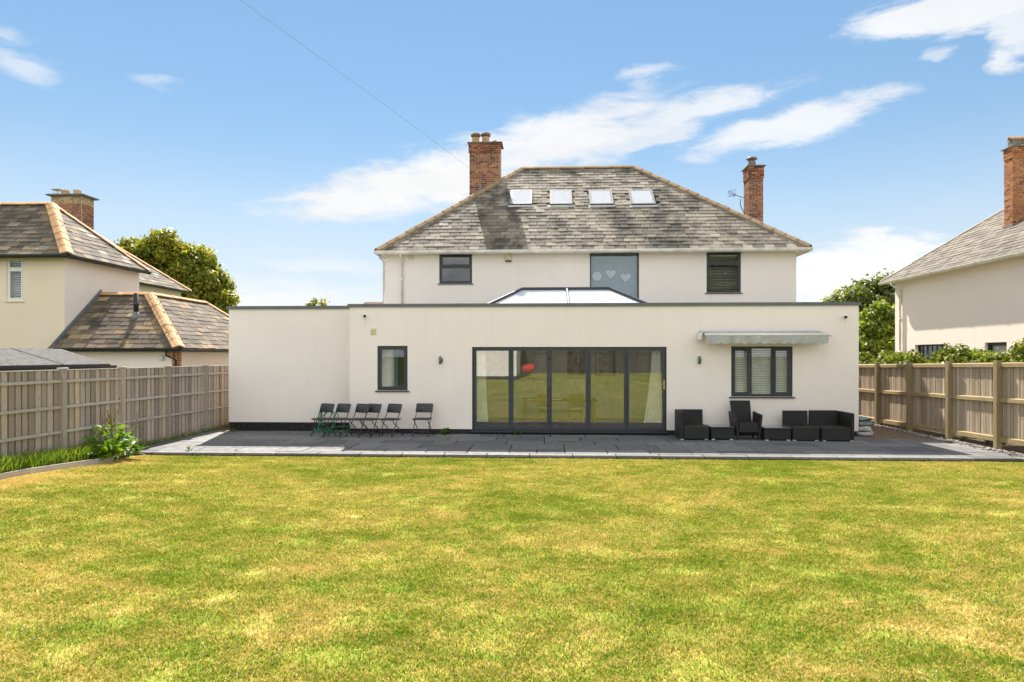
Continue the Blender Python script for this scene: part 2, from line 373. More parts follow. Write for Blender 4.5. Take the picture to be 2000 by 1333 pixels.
def rattan():
    m, n, b = new_mat('black_rattan', 0.5, 0.45); p = n.n('TexCoord').outputs['Object']
    sp = n.n('SeparateXYZ', Vector=p)
    sx = n.m('ADD', sp.outputs[0], sp.outputs[1])
    a = n.m('SINE', n.m('MULTIPLY', sx, 330.0)); z = n.m('SINE', n.m('MULTIPLY', n.m('ADD', sp.outputs[2], n.m('MULTIPLY', sp.outputs[1], 0.35)), 470.0))
    w = n.m('MULTIPLY', a, z); h = n.rng(w, -1, 1, 0, 1)
    c = n.mix(h, (0.006, 0.006, 0.006), (0.028, 0.026, 0.024))
    n.set(b.inputs['Base Color'], c); bump(n, b, h, 0.8, 0.006); return m
M['rattan'] = rattan()

def glass_mat(name, ior, tint=(0.9, 0.95, 0.94), rough=0.0, coat=None, dirt=0.0):
    m = bpy.data.materials.new(name); m.use_nodes = True; t = m.node_tree; t.nodes.clear(); n = NT(t)
    tr = n.n('BsdfTransparent', Color=tint); gl = n.n('BsdfGlossy', Color=(0.95, 0.97, 1.0), Roughness=rough)
    p = pos(n)
    nb = n.n('Bump', Strength=0.05, Distance=0.004, Height=n.noise(p, 1.6, 2)).outputs[0]
    n.set(gl.inputs['Normal'], nb)
    f0 = ((ior - 1) / (ior + 1)) ** 2; geo = n.n('NewGeometry')
    cs = n.m('ABSOLUTE', n.n('VectorMath', {'operation': 'DOT_PRODUCT'}, i0=geo.outputs['Normal'], i1=geo.outputs['Incoming']).outputs['Value'])
    f = n.m('ADD', n.m('MULTIPLY', n.m('POWER', n.m('SUBTRACT', 1.0, cs, clamp=True), 5.0), 1 - f0), f0, clamp=True)
    mx = n.n('MixShader', i0=f, i1=tr.outputs[0], i2=gl.outputs[0])
    out = mx
    if dirt:
        df = n.n('BsdfDiffuse', Color=(0.6, 0.6, 0.58))
        out = n.n('MixShader', i0=n.rng(n.noise(p, 3, 5), 0.4, 0.8, dirt * .4, dirt), i1=mx.outputs[0], i2=df.outputs[0])
    n.n('OutputMaterial', Surface=out.outputs[0]); return m
M['glass'] = glass_mat('door_glass', 2.05, (0.96, 0.975, 0.96))
M['glass_win'] = glass_mat('window_glass', 1.55, (0.95, 0.97, 0.975))
M['glass_roof'] = glass_mat('roof_glass', 1.6, (0.95, 0.96, 0.97), 0.0)
def sky_white():
    m = bpy.data.materials.new('sky_white_glazing'); m.use_nodes = True; t = m.node_tree; t.nodes.clear(); n = NT(t)
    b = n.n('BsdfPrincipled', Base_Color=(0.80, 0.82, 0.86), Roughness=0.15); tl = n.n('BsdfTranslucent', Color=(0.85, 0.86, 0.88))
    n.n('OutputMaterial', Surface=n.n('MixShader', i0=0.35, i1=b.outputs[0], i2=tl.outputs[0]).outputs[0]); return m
M['sky_white'] = sky_white()  # white colour stands for bright sky reflected in roof glazing
M['glass_top'] = glass_mat('table_glass', 2.0, (0.5, 0.55, 0.55), 0.02, dirt=0.25)

def cloth_mat(name, c, trans=0.4, mould=None):
    m = bpy.data.materials.new(name); m.use_nodes = True; t = m.node_tree; t.nodes.clear(); n = NT(t); p = pos(n)
    col = n.mix(n.rng(n.noise(p, 4, 5), 0.35, 0.7), c, tuple(x * 0.82 for x in c))
    if mould: col = n.mix(n.rng(n.noise(scaled(n, p, (1, 1, 0.4)), 3.2, 6, 0.65), 0.45, 0.72, 0, 0.75), col, mould)
    d = n.n('BsdfDiffuse', Color=col); tl = n.n('BsdfTranslucent', Color=col)
    n.n('OutputMaterial', Surface=n.n('MixShader', i0=trans, i1=d.outputs[0], i2=tl.outputs[0]).outputs[0]); return m
M['curtain'] = cloth_mat('cream_curtain', (0.92, 0.90, 0.82), 0.10)
M['blind'] = cloth_mat('cream_slat', (0.85, 0.80, 0.68), 0.15)
M['blind_dark'] = cloth_mat('shadowed_slat', (0.50, 0.47, 0.40), 0.25)
M['awning'] = cloth_mat('mildewed_canvas', (0.55, 0.56, 0.55), 0.2, (0.36, 0.35, 0.22))
M['added_white'] = cloth_mat('added_white_sheet', (0.88, 0.88, 0.87), 0.05)  # white sheet added under the skylight panes to make them look bright
M['roller'] = cloth_mat('grey_blue_roller', (0.17, 0.27, 0.31), 0.2)
M['heart'] = cloth_mat('white_paper', (0.62, 0.65, 0.66), 0.3)

def leaf_mat(name, stops, trans=0.35, patch=None, gloss=0.0):
    m = bpy.data.materials.new(name); m.use_nodes = True; t = m.node_tree; t.nodes.clear(); n = NT(t); p = pos(n)
    r = piece_rand(n); c = n.ramp(r, stops)
    if patch: c = n.mix(n.rng(n.noise(p, patch[1], 3), 0.45, 0.65, 0, patch[2]), c, patch[0])
    d = n.n('BsdfPrincipled', Base_Color=c, Roughness=0.5); d.inputs['Specular IOR Level'].default_value = 0.3 + gloss
    tl = n.n('BsdfTranslucent', Color=n.n('VectorMath', {'operation': 'MULTIPLY'}, i0=c, i1=(1.5, 1.45, 0.6)).outputs[0])
    n.n('OutputMaterial', Surface=n.n('MixShader', i0=trans, i1=d.outputs[0], i2=tl.outputs[0]).outputs[0]); return m
M['leaf_tree'] = leaf_mat('sycamore_leaves', [(0, (0.09, 0.125, 0.018)), (0.5, (0.19, 0.22, 0.027)), (1, (0.32, 0.30, 0.04))], 0.45, ((0.36, 0.33, 0.04), 0.8, 0.6))
M['leaf_dark'] = leaf_mat('dark_leaves', [(0, (0.075, 0.10, 0.03)), (0.6, (0.14, 0.175, 0.045)), (1, (0.25, 0.27, 0.075))], 0.45)
M['leaf_bright'] = leaf_mat('bright_leaves', [(0, (0.08, 0.13, 0.02)), (0.5, (0.18, 0.24, 0.03)), (1, (0.31, 0.34, 0.05))], 0.45)
M['leaf_hedge'] = leaf_mat('hedge_leaves', [(0, (0.06, 0.10, 0.015)), (0.5, (0.15, 0.19, 0.02)), (1, (0.26, 0.27, 0.04))], 0.4)
M['leaf_dock'] = leaf_mat('dock_leaves', [(0, (0.07, 0.17, 0.016)), (0.6, (0.15, 0.27, 0.025)), (1, (0.27, 0.36, 0.04))], 0.4, gloss=0.15)
M['seed'] = leaf_mat('seed_heads', [(0, (0.20, 0.12, 0.03)), (1, (0.32, 0.24, 0.06))], 0.3)
M['tall_grass'] = leaf_mat('tall_grass', [(0, (0.07, 0.15, 0.014)), (0.6, (0.15, 0.24, 0.022)), (1, (0.30, 0.33, 0.06))], 0.4)
M['weed'] = leaf_mat('weed_leaves', [(0, (0.04, 0.10, 0.012)), (1, (0.12, 0.20, 0.025))], 0.35)

def lawn_colour(n, p):
    p2 = scaled(n, p, (0.75, 1.15, 1.0))
    big = n.noise(p2, 0.5, 6, 0.66, 0.8); mid = n.noise(p2, 2.3, 6, 0.66, 0.5); sml = n.noise(p, 9.0, 4, 0.65)
    f = n.m('ADD', n.m('ADD', n.m('MULTIPLY', big, 0.45), n.m('MULTIPLY', mid, 0.42)), n.m('MULTIPLY', sml, 0.25))
    # worn dry strip beside the bed edging
    sp = n.n('SeparateXYZ', Vector=p)
    dry = n.m('MULTIPLY', n.rng(sp.outputs[0], -7.7, -8.6, 0, 1, True), n.rng(sp.outputs[1], 8.0, 10.0, 0, 0.15, True))
    return n.m('ADD', f, dry)
LSTOPS = [(0.42, (0.125, 0.225, 0.020)), (0.51, (0.235, 0.295, 0.033)), (0.582, (0.37, 0.355, 0.062)), (0.64, (0.53, 0.415, 0.130)), (0.73, (0.66, 0.51, 0.23))]
def grass_mat():
    m = bpy.data.materials.new('mown_grass'); m.use_nodes = True; t = m.node_tree; t.nodes.clear(); n = NT(t); p = pos(n)
    r = n.n('NewGeometry').outputs['Random Per Island']
    f = n.m('ADD', lawn_colour(n, p), n.rng(r, 0, 1, -0.17, 0.17))
    c = n.n('VectorMath', {'operation': 'SCALE'}, i0=n.ramp(f, LSTOPS), Scale=n.rng(n.m('FRACT', n.m('MULTIPLY', r, 37.0)), 0, 1, 0.62, 1.30)).outputs[0]
    d = n.n('BsdfDiffuse', Color=c); tl = n.n('BsdfTranslucent', Color=n.n('VectorMath', {'operation': 'MULTIPLY'}, i0=c, i1=(1.25, 1.2, 0.8)).outputs[0])
    n.n('OutputMaterial', Surface=n.n('MixShader', i0=0.35, i1=d.outputs[0], i2=tl.outputs[0]).outputs[0]); return m
M['grass'] = grass_mat()
def lawn_ground():
    m, n, b = new_mat('lawn_turf', 0.95, 0.05); p = pos(n)
    f = n.m('ADD', lawn_colour(n, p), n.rng(n.noise(p, 60, 3), 0.3, 0.7, -0.1, 0.06))
    c = n.mix(0.2, n.ramp(f, LSTOPS), (0.16, 0.13, 0.05))
    n.set(b.inputs['Base Color'], c); bump(n, b, n.noise(p, 50, 4), 0.8, 0.02); return m
M['lawn'] = lawn_ground()
def ground_mat():
    m, n, b = new_mat('distant_ground', 0.95, 0.05); p = pos(n)
    n.set(b.inputs['Base Color'], n.ramp(n.noise(p, 0.05, 6), [(0.3, (0.06, 0.085, 0.02)), (0.7, (0.13, 0.13, 0.04))])); return m
M['ground'] = ground_mat()
def gravel_mat():
    m, n, b = new_mat('gravel_stone', 0.8, 0.2)
    n.set(b.inputs['Base Color'], n.ramp(piece_rand(n), [(0, (0.13, 0.11, 0.10)), (0.5, (0.30, 0.26, 0.23)), (1, (0.52, 0.47, 0.43))])); return m
M['gravel'] = gravel_mat()

# ------------------------------------------------------------------ the ground
def smooth(a, b, x):
    t = min(1, max(0, (x - a) / (b - a))); return t * t * (3 - 2 * t)
def lawn_z(x, y):
    z = -0.075 + 0.15 * smooth(13.6, 10.5, y) * smooth(-4.5, -8.8, x)
    z += 0.70 * smooth(-2, -22, y)
    z += 0.012 * math.sin(x * 1.3 + 0.7) * math.cos(y * 0.9) * smooth(14.2, 13, y)
    return z
PATIO_Y0 = 14.22
g = MB(); S = 4000
g.add([(-S, -S, -0.28), (S, -S, -0.28), (S, S, -0.28), (-S, S, -0.28)], [(0, 1, 2, 3)])
tag(part('ground', g, M['ground']), kind='structure')
g = MB(); xs = np.linspace(-9.45, 10.15, 50); ys = np.linspace(-22.5, PATIO_Y0 + 0.03, 75)
vs = [(x, y, lawn_z(x, y)) for y in ys for x in xs]
fs = [(j * 50 + i, j * 50 + i + 1, (j + 1) * 50 + i + 1, (j + 1) * 50 + i) for j in range(74) for i in range(49)]
g.add(vs, fs); tag(part('lawn', g, M['lawn'], smooth=True), kind='structure')

# mown grass blades: square patches of blades set out on a half-metre grid
def grass_patch(name, n, half, hmin, hmax, w, lean, mat, seed):
    r = np.random.default_rng(seed); rr_ = half * np.sqrt(r.uniform(0, 1, n)) * r.uniform(.55, 1.0, n); aa = r.uniform(0, 2 * np.pi, n); x = rr_ * np.cos(aa); y = rr_ * np.sin(aa)
    a = r.uniform(0, 2 * np.pi, n); h = r.uniform(hmin, hmax, n); ww = w * r.uniform(.6, 1.3, n)
    la = r.uniform(0, 2 * np.pi, n); ll = lean * h * r.uniform(.2, 1.0, n)
    dx, dy = np.cos(a) * ww / 2, np.sin(a) * ww / 2; z0 = np.full(n, -0.006)
    mx, my = np.cos(la) * ll, np.sin(la) * ll
    V = np.stack([np.stack([x - dx, y - dy, z0], 1), np.stack([x + dx, y + dy, z0], 1),
                  np.stack([x + dx * .8 + mx * .35, y + dy * .8 + my * .35, h * .6], 1), np.stack([x - dx * .8 + mx * .35, y - dy * .8 + my * .35, h * .6], 1),
                  np.stack([x + mx, y + my, h], 1)], 1).reshape(-1, 3)
    i = np.arange(n)[:, None] * 5
    F = np.concatenate([i + np.array([[0, 1, 2]]), i + np.array([[0, 2, 3]]), i + np.array([[3, 2, 4]])], 0)
    return np_mesh(name, V, F, mat)
patch_objs = [bpy.data.objects.new('grass_patch', grass_patch('grass_patch', 800, 0.34, 0.010, 0.030, 0.0075, 1.8, M['grass'], 40 + k)) for k in range(6)]
edge_objs = [bpy.data.objects.new('grass_tuft', grass_patch('grass_tuft', 130, 0.10, 0.010, 0.036, 0.0062, 1.5, M['grass'], 60 + k)) for k in range(4)]
def scatter(name, pts, objs, scale=(0.9, 1.15), quarter=True):
    me = bpy.data.meshes.new(name); me.from_pydata(pts, [], [])
    ob = bpy.data.objects.new(name, me); COL.objects.link(ob)
    ng = bpy.data.node_groups.new(name, 'GeometryNodeTree')
    ng.interface.new_socket('Geometry', in_out='INPUT', socket_type='NodeSocketGeometry'); ng.interface.new_socket('Geometry', in_out='OUTPUT', socket_type='NodeSocketGeometry')
    N = lambda t: ng.nodes.new(t); L = ng.links.new
    gi, go = N('NodeGroupInput'), N('NodeGroupOutput'); iop = N('GeometryNodeInstanceOnPoints'); join = N('GeometryNodeJoinGeometry')
    for o in reversed(objs):
        oi = N('GeometryNodeObjectInfo'); oi.inputs['Object'].default_value = o; oi.inputs['As Instance'].default_value = True
        L(oi.outputs['Geometry'], join.inputs[0])
    L(gi.outputs[0], iop.inputs['Points']); L(join.outputs[0], iop.inputs['Instance']); iop.inputs['Pick Instance'].default_value = True
    ri = N('FunctionNodeRandomValue'); ri.data_type = 'INT'; pass
    iout = [s for s in ri.outputs if s.type == 'INT'][0]
    for s in ri.inputs:
        if s.type == 'INT' and s.name == 'Max': s.default_value = len(objs) - 1
        if s.type == 'INT' and s.name == 'Min': s.default_value = 0
    L(iout, iop.inputs['Instance Index'])
    rr = N('FunctionNodeRandomValue'); rr.data_type = 'INT'
    for s in rr.inputs:
        if s.type == 'INT' and s.name == 'Max': s.default_value = 3
        if s.type == 'INT' and s.name == 'Min': s.default_value = 0
        if s.name == 'Seed': s.default_value = 5
    mul = N('ShaderNodeMath'); mul.operation = 'MULTIPLY'; mul.inputs[1].default_value = math.pi / 2
    L([s for s in rr.outputs if s.type == 'INT'][0], mul.inputs[0])
    rf = N('FunctionNodeRandomValue'); rf.data_type = 'FLOAT'
    for s in rf.inputs:
        if s.type == 'VALUE' and s.name == 'Max': s.default_value = 2 * math.pi
        if s.type == 'VALUE' and s.name == 'Min': s.default_value = 0
    cx = N('ShaderNodeCombineXYZ'); L([s for s in rf.outputs if s.type == 'VALUE'][0], cx.inputs[2]); L(cx.outputs[0], iop.inputs['Rotation'])
    L(iop.outputs[0], go.inputs[0])
    md = ob.modifiers.new('scatter', 'NODES'); md.node_group = ng
    return ob
pts = []; y = PATIO_Y0 - 0.33
while y > -21:
    stp = 0.30 if y > 2.5 else 0.5
    x = -8.42 if y > 5 else -9.0
    while x < 9.72:
        xx, yy = x + random.uniform(-.13, .13), y + random.uniform(-.13, .0 if y > PATIO_Y0 - .5 else .13); pts.append((xx, yy, lawn_z(xx, yy) - 0.001)); x += stp
    y -= stp
gr = scatter('lawn_grass', pts, patch_objs)
pts = []
for y0_ in (0.11, 0.20, 0.30):
    x = -8.65
    while x < 9.9: xx = x + random.uniform(-.03, .03); yy = PATIO_Y0 - y0_ + random.uniform(-.03, .01); pts.append((xx, yy, lawn_z(xx, yy) - .001)); x += 0.085
for x0_ in (0.10, 0.2, 0.3):
    y = PATIO_Y0 - .1
    while y > 4: xx = -8.70 - .012 * (13.3 - y) + x0_ + random.uniform(-.03, .03); pts.append((xx, y, lawn_z(xx, y) - .001)); y -= 0.085
ge = scatter('lawn_edge_grass', pts, edge_objs); tag(ge, 'ragged short grass along the patio and bed edges of the lawn', 'grass', kind='stuff')
tag(gr, 'short mown lawn grass, green with dry straw-coloured patches', 'grass', kind='stuff')
# clover heads
V = []; F = []
for c in range(70):
    cx, cy = random.uniform(-7.5, 9), 4 + 10 * random.random() ** 1.4
    for k in range(random.randint(3, 13)):
        x, y = cx + random.gauss(0, .22), cy + random.gauss(0, .2)
        if y > PATIO_Y0 - 0.08 or y < 3.5: continue
        z = lawn_z(x, y) + random.uniform(.028, .042); r = random.uniform(.005, .009); o = len(V)
        V += [(x + r, y, z), (x, y + r, z), (x - r, y, z), (x, y - r, z), (x, y, z + r), (x, y, z - r), (x + .001, y, z - .04), (x - .001, y, z - .04)]
        F += [(o, o + 1, o + 4), (o + 1, o + 2, o + 4), (o + 2, o + 3, o + 4), (o + 3, o, o + 4), (o + 1, o, o + 5), (o + 2, o + 1, o + 5), (o + 3, o + 2, o + 5), (o, o + 3, o + 5), (o + 5, o + 6, o + 7)]
M['clover'] = plain('clover_white', (0.62, 0.60, 0.50), 0.8)
clv = bpy.data.objects.new('clover_flowers', np_mesh('clover_flowers', V, F, M['clover'])); COL.objects.link(clv)
tag(clv, 'tiny white clover heads sprinkled over the lawn', 'clover', kind='stuff')

# patio: base sheet with a slab object for every paving stone
YF, YW, YH = 18.0, 18.6, 22.35
XL, XC, XR = P(447, 700, YW).x, P(683, 700, YF).x, P(1677, 700, YF).x
g = MB(); g.box(-9.22, 9.93, PATIO_Y0 + 0.012, 18.75, -0.12, -0.02)
patio = tag(part('patio', g, M['joint']), kind='structure')
def slab_mesh(w, d):
    mb = MB(); mb.bbox(0, w, 0, d, -0.045, 0, 0.005); return mb.mesh('slab', mat=M['slab'])
slab_cache = {}
rows = [0.30, 0.60, 0.90, 0.60, 0.90, 0.60, 0.45]; y = PATIO_Y0; gap = 0.020
for ri, d in enumerate(rows):
    x = -9.2 + random.choice([0, 0.0]); first = True
    xend = 9.9 if y < 17.3 else (8.05 if y < 18.1 else -4.4)
    while x < xend - 0.08:
        w = random.choice([0.6, 0.9, 0.9, 1.2]) if ri else 0.9
        if first: w = random.choice([0.3, 0.45, 0.6, 0.75]); first = False
        w = min(w, xend - x)
        if xend - x - w < 0.2: w = xend - x
        dd = d
        key = (round(w, 3), round(dd, 3))
        if key not in slab_cache: slab_cache[key] = slab_mesh(w - gap, dd - gap)
        piece('slab', slab_cache[key], Matrix.Translation((x, y, -random.uniform(0, .004))) @ Matrix.Rotation(random.gauss(0, .0012), 4, 'X') @ Matrix.Rotation(random.gauss(0, .0012), 4, 'Y'), patio)
        x += w
    y += d
# side path to the right of the house, side passage on the left
g = MB(); g.box(7.5, 10.6, 17.36, 34, -0.09, -0.012); tag(part('side_path', g, M['path']), kind='structure')
g = MB(); g.box(-9.6, -8.6, 18.6, 34, -0.09, -0.012); tag(part('side_passage', g, M['path']), kind='structure')
# gravel along the foot of the right fence
V = []; F = []
for k in range(1500):
    yy = random.uniform(13.9, 24); x = 9.93 - abs(random.gauss(0, .14)); x = max(x, 9.35)
    r = random.uniform(.010, .030) * (1.7 if random.random() < .05 else 1); z = (0.0 if yy < 17.3 else -0.012) + r * .45; o = len(V)
    a = random.uniform(0, 3)
    for i in range(5):
        t = a + i * 1.2566; V.append((x + r * math.cos(t) * random.uniform(.7, 1.2), yy + r * math.sin(t) * random.uniform(.7, 1.2), z + random.uniform(-.2, .2) * r))
    V += [(x, yy, z + r * .6), (x, yy, z - r * .5)]
    for i in range(5): F += [(o + i, o + (i + 1) % 5, o + 5), (o + (i + 1) % 5, o + i, o + 6)]
gv = bpy.data.objects.new('gravel_strip', np_mesh('gravel_strip', V, F, M['gravel'])); COL.objects.link(gv)
tag(gv, 'loose grey gravel along the foot of the brown fence', 'gravel', kind='stuff')
g = MB(); g.box(9.86, 13.0, 8, 34, -0.2, 0.004); tag(part('fence_margin', g, M['soil']), kind='structure')

# ------------------------------------------------------------------ builders for house parts
def wall_holes(mb, x0, x1, z0, z1, holes, Y, th, axis='y'):
    """wall facing -Y (or -X with axis='x') with rectangular openings and reveals"""
    xs = sorted({x0, x1, *[h[0] for h in holes], *[h[1] for h in holes]}); zs = sorted({z0, z1, *[h[2] for h in holes], *[h[3] for h in holes]})
    def inh(a, b): return any(h[0] <= a <= h[1] and h[2] <= b <= h[3] for h in holes)
    T = (lambda a, d, z: (a, Y + d, z)) if axis == 'y' else (lambda a, d, z: (Y + d, a, z))
    solid = lambda i, k: 0 <= i < len(xs) - 1 and 0 <= k < len(zs) - 1 and not inh((xs[i] + xs[i + 1]) / 2, (zs[k] + zs[k + 1]) / 2)
    for i in range(len(xs) - 1):
        for k in range(len(zs) - 1):
            if not solid(i, k): continue
            a, b, c, d = xs[i], xs[i + 1], zs[k], zs[k + 1]
            mb.add([T(a, 0, c), T(b, 0, c), T(b, 0, d), T(a, 0, d)], [(0, 1, 2, 3)])
            mb.add([T(a, th, c), T(b, th, c), T(b, th, d), T(a, th, d)], [(3, 2, 1, 0)])
            for (di, dk, p, q) in ((-1, 0, (a, c), (a, d)), (1, 0, (b, d), (b, c)), (0, -1, (b, c), (a, c)), (0, 1, (a, d), (b, d))):
                if not solid(i + di, k + dk):
                    mb.add([T(p[0], 0, p[1]), T(q[0], 0, q[1]), T(q[0], th, q[1]), T(p[0], th, p[1])], [(0, 1, 2, 3)])
    return mb

def slates(parent, mat, A, B, C, D, gauge, width, keep, length=None, holes=(), name='slate', seed=1):
    """slates on the slope with eave A->B and top D->C (D above A). keep = how many become objects (largest in view)"""
    rnd = random.Random(seed); A, B, C, D = map(Vector, (A, B, C, D)); u = (B - A).normalized()
    nrm = (B - A).cross(D - A).normalized()
    if nrm.z < 0: nrm = -nrm
    v = nrm.cross(u).normalized()
    if v.z < 0: v = -v
    L = lambda p: ((p - A).dot(u), (p - A).dot(v))
    b, c, d = L(B), L(C), L(D); H = max(c[1], d[1]); length = length or gauge * 1.75
    uL = lambda t: d[0] * t / d[1]; uR = lambda t: b[0] + (c[0] - b[0]) * t / c[1]
    base = frame_mat(A, u, v, nrm); out = []; t = -0.03; row = 0; full = {}
    while t < H - 0.03:
        top = min(t + length, H)
        x = min(uL(max(t, 0)), uL(top)) - rnd.uniform(0.0, 0.12) * width + (row % 2) * width * .5 - width
        x = math.floor(x / width) * width + (row % 2) * width * .5 + rnd.uniform(-.08, .08) * width - width
        while x < max(uR(max(t, 0)), uR(top)):
            w = width * rnd.uniform(.96, 1.04); x1 = x + w
            l0, l1 = max(x, uL(max(t, 0))), max(x, uL(top)); r0, r1 = min(x1, uR(max(t, 0))), min(x1, uR(top))
            if r0 - l0 > 0.03:
                if r1 < l1: m = (l1 + r1) / 2; l1 = r1 = min(max(m, min(l0, r0)), max(l0, r0))
                cx, cv = (l0 + r0) / 2, t + gauge / 2
                if not any(h[0] < cx < h[1] and h[2] < cv < h[3] for h in holes):
                    th = rnd.uniform(.012, .018); lift = rnd.uniform(.026, .040); jt = rnd.uniform(-.012, .012); g2 = .006
                    vs = [(l0 + g2, t + jt, lift - th), (r0 - g2, t + jt + rnd.uniform(-.006, .006), lift - th), (r1 - g2, top, -.004), (l1 + g2, top, -.004)]
                    vt = [(p[0], p[1], p[2] + th) for p in vs]
                    cp = base @ Vector((cx, cv, 0)); dist = cp.length
                    out.append(((r0 - l0) * gauge / dist ** 2, cx, cv, vs, vt))
            x = x1
        t += gauge; row += 1
    vis = []
    for o in out:
        q = base @ Vector((o[1], o[2], 0)); dx = q.x * math.cos(YAW) + q.y * math.sin(YAW); dep = -q.x * math.sin(YAW) + q.y * math.cos(YAW)
        if dep > 0 and abs(dx / dep) < 0.77: vis.append(o)
    vis.sort(key=lambda o: -o[0]); keepset = {id(o) for o in vis[:keep]}
    rest = MB()
    for o in out:
        if id(o) in keepset:
            mb = MB(); cx, cv = o[1], o[2]; mv = lambda p: (p[0] - cx, p[1] - cv, p[2])
            key = tuple(round(q, 2) for p in o[3] for q in mv(p)[:2])
            if key not in full:
                mb.hexa([mv(p) for p in o[3]], [mv(p) for p in o[4]]); full[key] = mb.mesh(name, mat=mat)
            piece(name, full[key], base @ Matrix.Translation((cx, cv, 0)), parent)
        else:
            rest.hexa([base @ Vector(p) for p in o[3]], [base @ Vector(p) for p in o[4]])
    if rest.v: part('slate_courses', rest, mat, parent, kind='stuff')

def ridge_tiles(parent, mat, A, B, length, w, name='ridge_tile', n1=None, drop=0.5, thick=0.02):
    """angular tiles from A (low) to B (high), each its own piece; wings fall away with slope drop"""
    A, B = Vector(A), Vector(B); d = (B - A); n = max(1, round(d.length / length)); seg = d.length / n; d.normalize()
    side = d.cross(Vector((0, 0, 1))).normalized(); up = side.cross(d).normalized()
    mb = MB(); e = seg * 1.04
    prof = [(-w, -w * drop), (-w * .3, -w * drop * .12), (0, 0.008), (w * .3, -w * drop * .12), (w, -w * drop), (w, -w * drop - thick), (0, -thick - .01), (-w, -w * drop - thick)]
    k = len(prof)
    vs = [(0, a, b + .014) for a, b in prof] + [(e, a * .96, b + .004) for a, b in prof]
    mb.add(vs, [(i, (i + 1) % k, k + (i + 1) % k, k + i) for i in range(k)] + [tuple(range(k - 1, -1, -1)), tuple(range(k, 2 * k))])
    me = mb.mesh(name, mat=mat)
    for i in range(n):
        o = A + d * (seg * i) + up * .05
        piece(name, me, frame_mat(o, d, side, up) @ Matrix.Rotation(random.gauss(0, .012), 4, 'X') @ Matrix.Translation((0, random.gauss(0, .003), random.gauss(0, .003))), parent)

unit_brick = {}
def brick_me(mat):
    if mat.name not in unit_brick:
        mb = MB(); mb.bbox(0, 1, 0, 1, 0, 1, 0.03); unit_brick[mat.name] = mb.mesh('brick', mat=mat)
    return unit_brick[mat.name]
def brick_face(parent, mat_of, x0, x1, z0, z1, fix, axis, sgn, depth=0.05, flare=0, flare_z=99):
    """running-bond bricks on a face. axis 'y': face at Y=fix looking -Y; axis 'x': face at X=fix looking sgn*X"""
    ch = 0.075; row = 0; z = z1 - ch
    while z > z0 - ch:
        fl = flare if z + ch > flare_z else 0; a0, a1 = (x0 - fl, x1 + fl) if axis == 'y' else (x0 - fl, x1)
        x = a0; first = True; head = row % 3 == 2
        while x < a1 - .02:
            w = 0.1125 if head else 0.225
            if first: w = 0.1125 if row % 2 else 0.225; first = False
            w = min(w, a1 - x)
            if a1 - x - w < .05: w = a1 - x
            pr = random.uniform(0, .004) + fl; m = brick_me(mat_of(z + ch / 2))
            sz = (w - .014, depth, ch - .013)
            if axis == 'y': Mx = Matrix.Translation((x, fix - pr, z)) @ Matrix.Diagonal((*sz, 1))
            elif sgn < 0: Mx = Matrix.Translation((fix - pr, x, z)) @ Matrix.Diagonal((sz[1], sz[0], sz[2], 1))
            else: Mx = Matrix.Translation((fix + pr - depth, x, z)) @ Matrix.Diagonal((sz[1], sz[0], sz[2], 1))
            piece('brick', m, Mx, parent); x += w
        z -= ch; row += 1
def chimney(house, x0, x1, y0, y1, zb, zv, zt, mat_of, side, flare_h=.3, flare=.03):
    g = MB(); e = .006; g.box(x0 + e, x1 - e, y0 + e, y1 - e, zb, zt)
    ch = part('chimney', g, M['mortar'], house)
    brick_face(ch, mat_of, x0, x1, zv, zt, y0, 'y', -1, flare=flare, flare_z=zt - flare_h)
    if side: brick_face(ch, mat_of, y0 + .052, y1, zv, zt, x0 if side < 0 else x1, 'x', side, flare=flare, flare_z=zt - flare_h)
    g = MB(); f = flare + .045
    g.hexa([(x0 - f, y0 - f, zt), (x1 + f, y0 - f, zt), (x1 + f, y1 + f, zt), (x0 - f, y1 + f, zt)], [(x0 - f, y0 - f, zt + .03), (x1 + f, y0 - f, zt + .03), (x1 + f, y1 + f, zt + .03), (x0 - f, y1 + f, zt + .03)])
    g.hexa([(x0, y0, zt + .031), (x1, y0, zt + .031), (x1, y1, zt + .031), (x0, y1, zt + .031)], [(x0 + .12, y0 + .12, zt + .09), (x1 - .12, y0 + .12, zt + .09), (x1 - .12, y1 - .12, zt + .09), (x0 + .12, y1 - .12, zt + .09)])
    part('chimney_cap', g, M['flaunch'], ch)
    return ch

